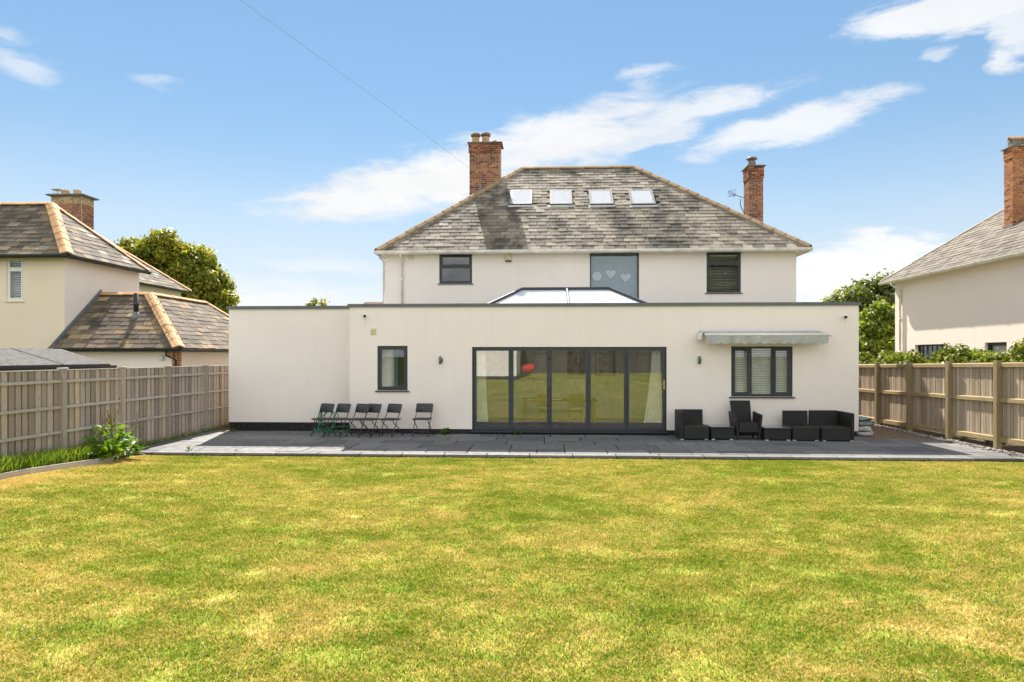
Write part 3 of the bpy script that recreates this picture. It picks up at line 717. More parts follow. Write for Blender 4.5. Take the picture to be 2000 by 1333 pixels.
def window(house, x0, x1, z0, z1, Y, mat, fw=0.06, sashes=(), sill=True, glass=None, sill_mat=None, sill_out=.05, rec=.035):
    """frame ring + sashes [(x0,x1,z0,z1,sash_width)] each with its own pane; sash width 0 = fixed glass"""
    g = MB(); g.ring(x0, x1, z0, z1, fw, Y + rec, Y + rec + .07)
    w = part('window', g, mat, house)
    cuts = sorted({s[1] for s in sashes if s[1] < x1 - fw * 1.2}); zc = sorted({s[3] for s in sashes if s[3] < z1 - fw * 1.2})
    for c in cuts:
        b = MB(); b.box(c - .004, c + fw * .75, Y + rec + .002, Y + rec + .068, z0 + fw - .001, z1 - fw + .001); part('mullion', b, mat, w)
    for c in zc:
        b = MB(); b.box(x0 + fw - .001, x1 - fw + .001, Y + rec + .003, Y + rec + .066, c - .004, c + fw * .75); part('transom', b, mat, w)
    for (a, b_, c, d, sw) in sashes:
        if sw:
            g = MB(); g.ring(a + .002, b_ - .002, c + .002, d - .002, sw, Y + rec - .014, Y + rec + .045); s = part('sash', g, mat, w)
        g = MB(); q = sw if sw else -.004
        g.box(a + q, b_ - q, Y + rec + .026, Y + rec + .032, c + q, d - q)
        part('pane', g, glass or M['glass_win'], w)
    if sill:
        g = MB(); g.hexa([(x0 - .05, Y - sill_out, z0 - .035), (x1 + .05, Y - sill_out, z0 - .035), (x1 + .05, Y + rec + .06, z0 - .035), (x0 - .05, Y + rec + .06, z0 - .035)],
                         [(x0 - .05, Y - sill_out, z0 - .008), (x1 + .05, Y - sill_out, z0 - .008), (x1 + .05, Y + rec + .06, z0 + .0), (x0 - .05, Y + rec + .06, z0 + .0)])
        part('sill', g, sill_mat or mat, w)
    return w
GUT = [(0, 0), (0, .07), (.015, .075), (.10, .075), (.115, .085), (.115, .06), (.10, .02), (.06, -.015), (.02, -.02)]
def gutter(house, A, B, out, mat, name='gutter'):
    g = MB(); g.sweep(GUT, A, B, out); gt = part(name, g, mat, house)
    A, B = Vector(A), Vector(B); n = max(2, int((B - A).length / 1.9)); d = (B - A).normalized(); out = Vector(out)
    g = MB()
    for i in range(1, n):
        p = A + (B - A) * (i / n); g = MB(); g.sweep([(a * 1.06 + .004, b * 1.04 - .004) for a, b in GUT], p, p + d * .09, out); part('gutter_joint', g, mat, gt)
    return gt
def blind(name, label, x0, x1, z0, z1, Y, n, mat, tilt=28, group=None, d=.045):
    t = thing(name, label, 'blind', ((x0 + x1) / 2, Y, z0), group=group)
    g = MB(); g.box(x0, x1, Y - .02, Y + .02, z1 - .03, z1); part('head_rail', g, mat, t)
    mb = MB(); w = (x1 - x0) / 2; c, s = math.cos(R(tilt)) * d / 2, math.sin(R(tilt)) * d / 2
    mb.hexa([(-w, -c, -s - .001), (w, -c, -s - .001), (w, c, s - .001), (-w, c, s - .001)], [(-w, -c, -s + .001), (w, -c, -s + .001), (w, c, s + .001), (-w, c, s + .001)])
    me = mb.mesh('slat', mat=mat)
    for i in range(n):
        z = z0 + (z1 - z0 - .05) * (i + .5) / n
        piece('slat', me, Matrix.Translation(((x0 + x1) / 2, Y, z)) @ Matrix.Rotation(random.gauss(0, .02), 4, 'X') @ Matrix.Rotation(random.gauss(0, .0015), 4, 'Y'), t)
    return t

# ------------------------------------------------------------------ the house
TOP = P(1100, 599, YF).z                     # render meets coping
H = thing('detached_house', 'large cream rendered house with hipped slate roof and flat-roofed extension', 'house', (1.0, 22.0, 0.0))
ex = lambda px: P(px, 700, YF).x
ez = lambda px, py: P(px, py, YF).z
bif = (ex(922), ex(1302), 0.115, ez(1112, 678)); sw = (ex(737), ex(796), ez(766, 763), ez(766, 676)); tw = (ex(1428), ex(1548), ez(1490, 775), ez(1490, 677))
g = MB(); wall_holes(g, XC, XR, 0.13, TOP, [(bif[0], bif[1], 0.13, bif[3]), sw, tw], YF, 0.30)
part('extension_wall', g, M['render'], H)
for a in [(XR - .3, XR, YF + .3, 26, .13, TOP), (XC, XC + .3, YF + .3, 22.3, .13, TOP)]: part('extension_side_wall', MB().box(*a), M['render'], H)
g = MB(); g.box(XL, XC, YW, YW + .3, .23, TOP); part('wing_wall', g, M['render'], H)
g = MB(); g.box(XL, XL + .3, YW + .3, 27, .23, TOP); part('wing_side_wall', g, M['render'], H)
g = MB(); g.box(XC + .012, bif[0] - .02, YF + .014, YF + .3, -.1, .13); g.box(bif[0] - .02, bif[1] + .02, YF + .05, YF + .3, -.1, .075); g.box(bif[1] + .02, XR - .012, YF + .014, YF + .3, -.1, .13); g.box(XR - .3, XR - .012, YF + .3, 26, -.1, .13)
part('plinth', g, M['plinth'], H)
# brick courses of the blackened plinth under the wing
pl = MB(); pl.box(XL + .02, XC, YW + .02, YW + .3, -.1, .23); pw = part('plinth', pl, M['plinth'], H)
me = MB().bbox(0, .215, 0, .03, 0, .065, .004).mesh('brick', mat=M['plinth'])
for r_ in range(3):
    x = XL + .01 + (r_ % 2) * .11
    while x < XC - .23: piece('brick', me, Matrix.Translation((x, YW + .013 - random.uniform(0, .005), .005 + r_ * .075)), pw); x += .225
# copings
def coping(x0, x1, Y, y1, z, mat):
    g = MB(); g.sweep([(-.045, -.0), (-.045, .085), (.30, .095), (.30, 0)], (x0, Y, z), (x1, Y, z), (0, 1, 0)); return part('coping', g, mat, H)
c1 = coping(XC - .05, XR + .05, YF, 22, TOP, M['anth_light'])
c2 = coping(XL - .05, XC - .055, YW, 27, TOP, M['anth_light'])
for xx, c, Y in [(XC + 2.9, c1, YF), (XC + 5.9, c1, YF), (XC + 8.9, c1, YF), (XC + 11.9, c1, YF), (XL + 1.9, c2, YW)]:
    g = MB(); g.sweep([(-.049, -.003), (-.049, .088), (.30, .098), (.30, .05)], (xx, Y, TOP), (xx + .06, Y, TOP), (0, 1, 0)); part('coping_joint', g, M['anth_light'], c)
for a in [(XR - .3, XR + .045, YF + .305, 26, TOP + .001, TOP + .09), (XL - .045, XL + .3, YW + .305, 27, TOP + .001, TOP + .09)]: part('side_coping', MB().box(*a), M['anth_light'], H)
# flat roof with the lantern opening
LX0, LX1, LY0, LY1 = P(950, 594, 18.95).x, P(1268, 594, 18.95).x, 18.95, 21.35
g = MB(); z0, z1 = TOP - .28, TOP - .06
for a in [(XC + .3, LX0 + .15, YF + .3, YH), (LX1 - .15, XR - .3, YF + .3, YH), (LX0 + .15, LX1 - .15, YF + .3, LY0 + .15), (LX0 + .15, LX1 - .15, LY1 - .15, YH), (XL + .3, XC + .3, YW + .3, 27), (8.1, XR - .3, YH, 26)]:
    if a[1] > a[0]: g.box(a[0], a[1], a[2], a[3], z0, z1)
part('flat_roof', g, M['membrane'], H)
# roof lantern
lz = TOP + .08; rz = P(1105, 566, 20.15).z; RX0, RX1, RY = P(1020, 566, 20.15).x, P(1190, 566, 20.15).x, 20.15
g = MB(); g.add([], []); 
g.box(LX0, LX1, LY0, LY0 + .1, z1, lz); g.box(LX0, LX1, LY1 - .1, LY1, z1, lz); g.box(LX0, LX0 + .1, LY0 + .1, LY1 - .1, z1, lz); g.box(LX1 - .1, LX1, LY0 + .1, LY1 - .1, z1, lz)
lan = part('roof_lantern', g, M['anth'], H)
ra, rb = Vector((RX0, RY, rz)), Vector((RX1, RY, rz)); ca = [Vector((LX0, LY0, lz)), Vector((LX1, LY0, lz)), Vector((LX1, LY1, lz)), Vector((LX0, LY1, lz))]
for nm, a, b, w in [('ridge_bar', ra, rb, .055), ('hip_bar', ca[0], ra, .05), ('hip_bar', ca[1], rb, .05), ('hip_bar', ca[2], rb, .05), ('hip_bar', ca[3], ra, .05)]:
    g = MB(); g.tube([a + Vector((0, 0, .02)), b + Vector((0, 0, .02))], w, 6); part(nm, g, M['anth'], lan)
mx = (P(1107, 566, RY).x); mid = Vector((mx, RY, rz)); 
g = MB(); g.tube([Vector((mx + .02, LY0 + .02, lz + .05)), mid + Vector((0, 0, .03))], .036, 6); part('rafter_bar', g, M['anth_light'], lan)
g = MB(); g.tube([Vector((mx, LY1 - .02, lz + .02)), mid], .03, 6); part('rafter_bar', g, M['alu'], lan)
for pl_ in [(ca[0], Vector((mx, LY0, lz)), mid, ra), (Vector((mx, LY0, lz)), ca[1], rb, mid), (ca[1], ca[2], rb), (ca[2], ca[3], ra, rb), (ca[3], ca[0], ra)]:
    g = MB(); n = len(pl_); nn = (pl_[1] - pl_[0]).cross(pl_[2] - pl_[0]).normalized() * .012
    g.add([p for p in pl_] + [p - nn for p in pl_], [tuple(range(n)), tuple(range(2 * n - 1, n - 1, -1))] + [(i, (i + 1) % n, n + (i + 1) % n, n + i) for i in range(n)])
    part('pane', g, M['sky_white'], lan)  # lantern panes whitened in place of the sky reflection

# bifold doors
g = MB(); g.ring(bif[0], bif[1], .085, bif[3], .035, YF + .03, YF + .13, .03); bd = part('bifold_door', g, M['anth'], H)
g = MB(); g.box(bif[0] - .02, bif[1] + .02, YF - .06, YF + .028, .055, .082); part('threshold', g, M['anth'], bd)
pb = [ex(p) for p in (925.5, 998, 1073, 1149, 1224, 1299)]
for i in range(5):
    a, b = pb[i] + .004, pb[i + 1] - .004
    g = MB(); g.ring(a, b, .118, bif[3] - .038, .062, YF + .012, YF + .075, .075); lf = part('door_leaf', g, M['anth'], bd)
    g = MB(); g.box(a + .06, b - .06, YF + .04, YF + .046, .19, bif[3] - .098); part('pane', g, M['glass'], bd)
    if i in (1, 3):
        for hz_ in (.25, 1.15, 1.95):
            g = MB(); g.tube([(b + .004, YF + .002, hz_), (b + .004, YF + .002, hz_ + .09)], .012, 8); part('hinge', g, M['black_frame'], bd)
hp = P(1297, 752, YF - .01)
g = MB(); g.bbox(hp.x - .016, hp.x + .016, YF - .006, YF + .012, hp.z - .12, hp.z + .12, .003); hd = part('handle', g, M['brass'], bd)
g = MB(); g.tube([(hp.x, YF - .006, hp.z + .02), (hp.x, YF - .05, hp.z + .02), (hp.x - .12, YF - .05, hp.z + .015)], .010, 8); part('lever', g, M['steel'], hd)

# extension windows
window(H, *sw, YF, M['anth'], .05, [(sw[0] + .045, sw[1] - .045, sw[2] + .045, sw[3] - .045, .055)], sill_mat=M['black_frame'])
xa, xb = ex(1466), ex(1508)
window(H, *tw, YF, M['anth'], .05, [(tw[0] + .045, xa, tw[2] + .045, tw[3] - .045, .06), (xa + .04, xb, tw[2] + .05, tw[3] - .05, 0), (xb + .04, tw[1] - .045, tw[2] + .045, tw[3] - .045, .06)], sill_mat=M['black_frame'])

# interior shells so that the glass looks into rooms
g = MB()
g.box(XC + .3, XR - .3, YF + .3, YH, -.1, .05)
part('interior_floor', g, M['inside_floor'], H)
g = MB(); g.box(XC + .3, XR - .3, YH - .08, YH - .02, .05, z0); g.box(ex(880) - .05, ex(880) + .05, YF + .3, YH - .08, .05, z0); g.box(ex(1345) - .05, ex(1345) + .05, YF + .3, YH - .08, .05, z0)
part('interior_wall', g, M['inside'], H)
for a, b in ((XC + .32, ex(880) - .06), (ex(1345) + .06, XR - .32)): part('room_shade_sheet', MB().box(a, b, YF + 1.2, YF + 1.25, .05, z0), M['dark'], H)  # dark sheets behind the windows, room shade put into their colour

# upper storey
hx = lambda px: P(px, 500, YH).x
hzz = lambda px, py: P(px, py, YH).z
HX0, HX1 = hx(752), hx(1555); EZ = 5.44
w1 = (hx(858), hx(922), hzz(890, 554), hzz(890, 497)); w2 = (hx(1152), hx(1248), hzz(1200, 590), hzz(1200, 494)); w3 = (hx(1380), hx(1447), hzz(1413, 572), hzz(1413, 492))
g = MB(); wall_holes(g, HX0, HX1, 2.9, EZ, [w1, w2, w3], YH, .3); part('upper_wall', g, M['render'], H)
g = MB(); g.box(HX0, HX0 + .3, YH + .3, 31.2, 0, EZ); g.box(HX1 - .3, HX1, YH + .3, 31.2, 0, EZ); g.box(HX0 + .3, HX1 - .3, 30.9, 31.2, 0, EZ); part('house_side_wall', g, M['render'], H)
g = MB(); g.box(HX0 + .3, HX1 - .3, YH + 3.0, YH + 3.1, 2.9, EZ); g.box(HX0 + .3, HX1 - .3, YH + .3, YH + 3, 2.8, 2.9); g.box(HX0 + .3, HX1 - .3, YH + .3, YH + 3, EZ - .1, EZ - .01)
for px in (1040, 1320):
    g.box(hx(px) - .05, hx(px) + .05, YH + .3, YH + 3, 2.9, EZ - .1)
part('upper_room', g, M['inside'], H)
def upper(w, tz):
    window(H, *w, YH, M['black_frame'], .05, [(w[0] + .045, w[1] - .045, w[2] + .045, tz, .03), (w[0] + .045, w[1] - .045, tz + .035, w[3] - .045, .05)], sill_out=.04)
upper(w1, hzz(890, 522)); upper(w3, hzz(1413, 516))
window(H, *w2, YH, M['black_frame'], .045, [(w2[0] + .05, w2[1] - .05, w2[2] + .05, w2[3] - .05, 0)], sill=False)

# main roof
A_ = P(735, 487, 22.0); EV = 5.50
E0, E1 = Vector((P(735, 487, 22.0).x, 22.0, EV)), Vector((P(1583, 485, 22.0).x, 22.0, EV)); RYm = 26.78; RZm = P(1130, 329, RYm).z
R0, R1 = Vector((P(1020, 330, RYm).x, RYm, RZm)), Vector((P(1238, 328, RYm).x, RYm, RZm))
E2, E3 = Vector((E1.x, 31.55, EV)), Vector((E0.x, 31.55, EV))
d_ = Vector((0, 0, .03)); g = MB()
g.add([E0 - d_, E1 - d_, E2 - d_, E3 - d_, R0 - d_, R1 - d_], [(0, 1, 5, 4), (1, 2, 5), (2, 3, 4, 5), (3, 0, 4), (0, 3, 2, 1)])
roof = part('roof', g, M['slate'], H)
sky_px = [(994, 1039), (1073, 1118), (1151, 1199), (1231, 1281)]
sl_n = Vector((0, -(RZm - EV), RYm - 22)).normalized(); sl_v = Vector((0, RYm - 22, RZm - EV)).normalized()
def on_roof(px, py, off=0.0):
    dx, dy = ray(px); D = Vector((dx, dy, (HOR - py) / FPX)); O = Vector((0, 0, CAMZ)); k = (E0 - O).dot(sl_n) / D.dot(sl_n)
    q = O + D * k; return (q - E0).x, (q - E0).dot(sl_v)
holes = []; sk = []
for (a, b) in sky_px:
    u0, v0 = on_roof(a + 1, 402); u1, _ = on_roof(b, 402); _, v1 = on_roof((a + b) / 2, 374); sk.append((u0, u1, v0, v1)); holes.append((u0 - .02, u1 + .02, v0 - .06, v1 + .02))
slates(roof, M['slate'], E0, E1, R1, R0, .232, .335, 300, holes=holes, seed=3)
base = frame_mat(E0, Vector((1, 0, 0)), sl_v, sl_n)
for (u0, u1, v0, v1) in sk:
    g = MB(); o = [(u0, v0), (u1, v0), (u1, v1), (u0, v1)]; w = .085
    i_ = [(u0 + w, v0 + w * .9), (u1 - w, v0 + w * .9), (u1 - w, v1 - w), (u0 + w, v1 - w)]
    vs = [base @ Vector((a, b, -.03)) for a, b in o] + [base @ Vector((a, b, .065)) for a, b in o] + [base @ Vector((a, b, .065)) for a, b in i_] + [base @ Vector((a, b, .03)) for a, b in i_]
    fs = []
    for k in range(4):
        j = (k + 1) % 4; fs += [(k, j, 4 + j, 4 + k), (4 + k, 4 + j, 8 + j, 8 + k), (8 + k, 8 + j, 12 + j, 12 + k)]
    g.add(vs, fs); f = part('skylight', g, M['skyframe'], roof)
    f2 = MB(); f2.hexa([base @ Vector(p) for p in [(u0 - .004, v0 - .035, -.02), (u1 + .004, v0 - .035, -.02), (u1 + .004, v0 - .003, -.02), (u0 - .004, v0 - .003, -.02)]], [base @ Vector(p) for p in [(u0 - .004, v0 - .035, .06), (u1 + .004, v0 - .035, .06), (u1 + .004, v0 - .003, .07), (u0 - .004, v0 - .003, .07)]])
    part('skylight_cladding', f2, M['black_frame'], roof)
    f3 = MB(); f3.hexa([base @ Vector(p) for p in [(u0 - .04, v0 - .16, .028), (u1 + .04, v0 - .16, .028), (u1 + .04, v0 - .037, .03), (u0 - .04, v0 - .037, .03)]], [base @ Vector(p) for p in [(u0 - .04, v0 - .16, .034), (u1 + .04, v0 - .16, .034), (u1 + .04, v0 - .037, .036), (u0 - .04, v0 - .037, .036)]])
    part('skylight_apron', f3, M['alu'], roof)
    f4 = MB(); f4.hexa([base @ Vector((a, b, .056)) for a, b in i_], [base @ Vector((a, b, .062)) for a, b in i_]); part('pane', f4, M['sky_white'], roof)  # pane colour carries the white of the reflected sky
    f5 = MB(); f5.hexa([base @ Vector((a, b, .045)) for a, b in i_], [base @ Vector((a, b, .052)) for a, b in i_]); part('added_white_backing', f5, M['added_white'], roof)  # added white layer that brightens the pane above it
for a, b in [(E0, R0), (E1, R1)]: ridge_tiles(roof, M['ridge_brown'], a + Vector((0, 0, .03)), b + Vector((0, 0, .03)), .46, .155, 'hip_tile', drop=.5, thick=.06)
ridge_tiles(roof, M['ridge_brown'], R0 + Vector((0, 0, .03)), R1 + Vector((0, 0, .03)), .46, .14, drop=.6, thick=.05)
# soffit, fascia, gutter, downpipes
g = MB(); g.box(E0.x + .03, E1.x - .03, 22.06, YH - .002, EZ - .03, EZ); g.box(E0.x + .03, HX0 - .002, YH, 31.5, EZ - .03, EZ); g.box(HX1 + .002, E1.x - .03, YH, 31.5, EZ - .03, EZ); part('soffit', g, M['upvc'], H)
g = MB(); g.box(E0.x + .02, E1.x - .02, 22.03, 22.057, EZ - .05, EV + .0); part('fascia', g, M['upvc'], H)
gutter(H, (E0.x - .04, 22.027, EV - .095), (E1.x + .04, 22.027, EV - .095), (0, -1, 0), M['gutter_white'])
gutter(H, (E0.x + .015, 22.05, EV - .095), (E0.x + .015, 31.4, EV - .095), (-1, 0, 0), M['gutter_white'])
gutter(H, (E1.x - .015, 22.05, EV - .095), (E1.x - .015, 31.4, EV - .095), (1, 0, 0), M['gutter_white'])
dpx = hx(786); g = MB(); g.tube([(dpx, 22.02, EV - .12), (dpx, 22.10, EV - .2), (dpx, YH - .06, EV - .26), (dpx, YH - .06, TOP - .05)], .038, 10); dp = part('downpipe', g, M['gutter_white'], H, True)
g = MB(); g.tube([(dpx, YH - .06, EV - .95), (dpx, YH - .06, EV - .85)], .046, 10); part('pipe_collar', g, M['gutter_white'], dp, True)
g = MB(); x = HX0 - .05; g.tube([(E0.x + .05, 22.25, EV - .11), (E0.x + .05, 22.25, EV - .19), (x, 22.4, EV - .30), (x, 22.4, 0)], .036, 10); part('downpipe', g, M['gutter_white'], H, True)
# wall furniture that belongs to the house: vents
v_ = P(803, 502, YH); g = MB(); g.bbox(v_.x - .09, v_.x + .09, YH - .03, YH, v_.z - .08, v_.z + .08, .008); part('vent_cover', g, M['cream_plastic'], H)
v_ = P(729.5, 648, YF); g = MB(); g.bbox(v_.x - .075, v_.x + .075, YF - .014, YF, v_.z - .085, v_.z + .085, .004); vc = part('vent_cover', g, M['cream_plastic'], H)
for i in range(4):
    z = v_.z - .06 + i * .038; g = MB(); g.hexa([(v_.x - .062, YF - .032, z - .004), (v_.x + .062, YF - .032, z - .004), (v_.x + .062, YF - .0145, z + .014), (v_.x - .062, YF - .0145, z + .014)], [(v_.x - .062, YF - .032, z), (v_.x + .062, YF - .032, z), (v_.x + .062, YF - .0145, z + .02), (v_.x - .062, YF - .0145, z + .02)]); part('louvre', g, M['cream_plastic'], vc)
# chimneys
red = lambda z: M['brick']
cx0, cx1 = P(917, 330, 26.0).x, P(977, 330, 26.0).x; zt = P(946, 280, 26.0).z
ch = chimney(H, cx0, cx1, 26.0, 26.75, 6.8, 7.7, zt, red, 0, .30, .035)
for px, r, h in ((929, .155, .24), (948.5, .155, .25)):
    q = P(px, 280, 26.3); b = (q.x, 26.33, zt + .07)
    g = MB(); g.lathe(b, [(r, 0), (r * 1.02, .03), (r * .86, h - .05), (r * .92, h - .02), (r * .9, h)], 18); pt = part('chimney_pot', g, M['pot'], ch, True)
    g = MB(); g.lathe((b[0], b[1], b[2] + h + .05), [(.02, -.07), (.03, -.01), (r * 1.2, .0), (r * 1.25, .04), (r * 1.1, .10), (.04, .13)], 18); part('cowl', g, M['cowl'], ch, True)
q = P(966, 280, 26.3); g = MB(); g.lathe((q.x, 26.35, zt + .06), [(.09, 0), (.09, .07), (.10, .075), (.08, .13)], 14); part('chimney_pot', g, M['cowl'], ch, True)
q = P(938.5, 375, 25.3); g = MB(); g.lathe((q.x, 25.3, 7.3), [(.05, 0), (.05, q.z - 7.3 - .1), (.075, q.z - 7.3 - .08), (.075, q.z - 7.3 - .02), (.055, q.z - 7.3 + .05), (.055, q.z - 7.3 + .24), (.04, q.z - 7.3 + .26)], 12); part('vent_pipe', g, M['lead'], roof, True)
cy = 26.3; cx0, cx1 = P(1463, 380, cy).x, P(1491, 380, cy).x; zt = P(1477, 325, cy).z
ch = chimney(H, cx0, cx1, cy, cy + .72, 6.0, 7.2, zt, red, -1, .38, .03)
g = MB(); q = Vector(((cx0 + cx1) / 2 - .06, cy + .36, zt + .05)); g.lathe(q, [(.15, 0), (.15, .04), (.13, .22), (.13, .24)], 16); part('chimney_pot', g, M['flaunch'], ch, True)
g = MB(); g.lathe(q + Vector((0, 0, .30)), [(.02, -.06), (.03, -.02), (.20, .0), (.21, .03), (.14, .09), (.03, .11)], 16); part('cowl', g, M['cowl'], ch, True)

# ------------------------------------------------------------------ house to the left
NL = thing('neighbour_house', 'cream neighbour house with brown slate roofs and buff ridge tiles, behind the slatted grey fence', 'house', (-16.0, 23.0, 0.0))
NW = 20.95                                   # front wall plane
NX = P(126, 560, NW).x                       # right-hand corner
NE = P(60, 497, 20.6).z                      # eave height
nb = PX(272, 600, NX).y                      # back end of the front wing
wx0, wx1 = P(13, 500, NW).x, P(46, 500, NW).x; wz0, wz1 = P(30, 588, NW).z, P(30, 505, NW).z
g = MB(); wall_holes(g, -24, NX - .004, 0, NE - .04, [(wx0, wx1, wz0, wz1)], NW, .3); part('front_wall', g, M['render_left'], NL)
g = MB(); g.box(NX - .28, NX, NW + .003, nb, 0, NE - .045); part('side_wall', g, M['render_far'], NL)
g = MB(); g.box(-24, NX - .3, NW + 1.6, NW + 1.7, 2.4, NE - .04); part('room_wall', g, M['dark'], NL)
zm = wz1 - (wz1 - wz0) * .27
window(NL, wx0, wx1, wz0, wz1, NW, M['upvc'], .05, [(wx0 + .045, wx1 - .045, wz0 + .045, zm, .045), (wx0 + .045, wx1 - .045, zm + .035, wz1 - .045, .045)], sill_mat=M['render_left'])
blind('window_shutter', 'white slatted shutter inside the upstairs window of the left-hand house', wx0 + .09, wx1 - .09, wz0 + .09, wz1 - .09, NW + .18, 20, M['upvc'], 40)
# front wing roof
e0, e1, e2 = Vector((-24, 20.6, NE)), Vector((P(131, 492, 20.6).x, 20.6, NE)), None
yb = PX(290, 527, e1.x).y; ym = (20.6 + yb) / 2; rz_ = P(102, 400, ym).z; rx = P(101, 400, ym).x
rl, rr = Vector((-24, ym, rz_)), Vector((rx, ym, rz_)); e2 = Vector((e1.x, yb, NE)); e3 = Vector((-24, yb, NE))
g = MB(); d_ = Vector((0, 0, .03)); g.add([e0 - d_, e1 - d_, e2 - d_, e3 - d_, rl - d_, rr - d_], [(0, 1, 5, 4), (1, 2, 5), (2, 3, 4, 5), (0, 3, 2, 1), (0, 4, 3)])
nr = part('roof', g, M['slate_left'], NL)
slates(nr, M['slate_left'], e0, e1, rr, rl, .235, .42, 95, seed=11)
slates(nr, M['slate_left'], e1, e2, rr, rr, .235, .42, 70, seed=12)
up = Vector((0, 0, .03))
ridge_tiles(nr, M['ridge_orange'], e1 + up, rr + up, .44, .19, 'hip_tile', drop=.42, thick=.03)
ridge_tiles(nr, M['ridge_orange'], e2 + up, rr + up, .44, .13, 'hip_tile', drop=.5, thick=.03)
ridge_tiles(nr, M['ridge_orange'], rl + up, rr + up, .42, .13, drop=.55, thick=.03)
g = MB(); g.box(-24, e1.x - .03, 20.64, NW - .002, NE - .07, NE - .035); part('soffit', g, M['black_frame'], NL)
g = MB(); g.box(NX + .002, e1.x - .03, NW, yb - .05, NE - .07, NE - .035); part('soffit', g, M['black_frame'], NL)
gutter(NL, (-24, 20.63, NE - .1), (e1.x + .05, 20.63, NE - .1), (0, -1, 0), M['gutter_black'])
gutter(NL, (e1.x - .02, 20.6, NE - .1), (e1.x - .02, yb + .05, NE - .1), (1, 0, 0), M['gutter_black'])
# main body behind
bc = P(373, 572, 33.6); bx = bc.x; bz = P(373, 570, 33.6).z; k = .80
b0, b1 = Vector((bx, 25.3, bz)), Vector((bx, 33.6, bz)); s_ = 4.0
r0_, r1_ = Vector((bx - s_, 29.4, bz + k * s_)), Vector((bx - s_, 33.6 - s_, bz + k * s_)); bl = Vector((bx - 2 * s_, 25.3, bz)); bl1 = Vector((bx - 2 * s_, 33.6, bz))
g = MB(); g.add([b0 - d_, b1 - d_, r1_ - d_, r0_ - d_, bl - d_, bl1 - d_], [(0, 1, 2, 3), (3, 2, 5, 4), (1, 5, 2), (0, 3, 4), (0, 4, 5, 1)])
mr = part('main_roof', g, M['slate_left'], NL)
cutA = b0; cutD = r0_
slates(mr, M['slate_left'], cutA, b1, r1_, cutD, .24, .42, 60, seed=13)
ridge_tiles(mr, M['ridge_orange'], b1 + up, r1_ + up, .40, .13, 'hip_tile', drop=.5, thick=.03)
g = MB(); g.box(bx - 7.6, bx - .35, 25.4, 33.3, 0, bz - .03); part('main_wall', g, M['render_far'], NL)
gutter(NL, (bx - .02, 25.6, bz - .1), (bx - .02, 33.65, bz - .1), (1, 0, 0), M['gutter_black'])
# chimney, upper courses buff
cy = 27.6; cxa, cxb = P(100, 420, cy).x, P(159, 420, cy).x; zt = P(130, 384, cy).z
buff = lambda z: M['brick_buff'] if z > zt - .29 else M['brick']
ch = chimney(NL, cxa, cxb, cy, cy + .8, 6.2, 7.1, zt, buff, 1, .0, .0)
g = MB(); g.box(cxa - .14, cxb + .14, cy - .14, cy + .94, zt + .0305, zt + .085); part('slab_cap', g, M['flaunch'], ch)
for px, r in ((128, .17), (151, .15)):
    q = P(px, 380, cy + .4); g = MB(); g.lathe((q.x, cy + .4, zt + .086), [(r, 0), (r, .04), (r * .93, .05), (r * .93, .2), (r, .21), (r, .26)], 16); part('chimney_pot', g, M['pot'], ch, True)
q = P(113, 380, cy + .4); g = MB(); g.lathe((q.x, cy + .4, zt + .086), [(.13, 0), (.12, .12), (.11, .12)], 14); cw = part('chimney_pot', g, M['pot'], ch, True)
g = MB(); g.box(q.x - .19, q.x + .19, cy + .21, cy + .59, zt + .36, zt + .385)
for a in (-.1, .1):
    for b in (.3, .5): g.box(q.x + a - .008, q.x + a + .008, cy + b - .008, cy + b + .008, zt + .2, zt + .361)
part('cowl', g, M['steel'], ch)
# single storey garage with hipped roof
GE = P(230, 680, 20.4).z; ga = Vector((NX + .0, 20.4, GE)); gb = Vector((P(350, 680, 20.4).x, 20.4, GE)); grun = 2.28; gk = .81
gr0 = Vector((NX, 20.4 + grun, GE + gk * grun)); gr1 = Vector((gb.x - grun, 20.4 + grun, GE + gk * grun)); gr2 = Vector((gb.x - grun, 26.5, GE + gk * grun)); gc = Vector((gb.x, 26.5 + grun, GE)); gd = Vector((NX, 26.5 + grun, GE))
g = MB(); g.add([p - d_ for p in (ga, gb, gc, gd, gr0, gr1, gr2)] + [Vector((NX, 26.5, GE + gk * grun)) - d_], [(0, 1, 5, 4), (1, 2, 6, 5), (2, 3, 7, 6), (4, 5, 6, 7), (0, 3, 2, 1)])
gro = part('garage_roof', g, M['slate_garage'], NL)
slates(gro, M['slate_garage'], ga - Vector((.12, 0, 0)), gb, gr1, gr0, .235, .38, 75, seed=14)
slates(gro, M['slate_garage'], gb, gc, gr2, gr1, .235, .38, 0, seed=15)
ridge_tiles(gro, M['ridge_orange'], gb + up, gr1 + up, .44, .19, 'hip_tile', drop=.42, thick=.03)
ridge_tiles(gro, M['ridge_orange'], gr0 + up, gr1 + up, .42, .13, drop=.55, thick=.03)
ridge_tiles(gro, M['ridge_orange'], gr1 + up, gr2 + up, .42, .13, drop=.55, thick=.03)
ridge_tiles(gro, M['ridge_orange'], gc + up, gr2 + up, .40, .13, 'hip_tile', drop=.5, thick=.03)
g = MB(); a, b = ga + Vector((.03, .02, .02)), gr0 + Vector((.03, 0, .02)); g.hexa([a, a + Vector((.035, 0, 0)), b + Vector((.035, 0, 0)), b], [a + Vector((0, 0, .17)), a + Vector((.035, 0, .17)), b + Vector((.035, 0, .17)), b + Vector((0, 0, .17))]); part('flashing', g, M['lead'], NL)
g = MB(); gy = 20.75; gx = gb.x - .3; g.box(NX - .2, gx - .12, gy, gy + .25, 0, GE - .03); part('garage_wall', g, M['render_far'], NL)
g = MB(); g.box(gx - .25, gx, gy + .25, gc.y - .3, 0, GE - .03); part('garage_side_wall', g, M['render_far'], NL)
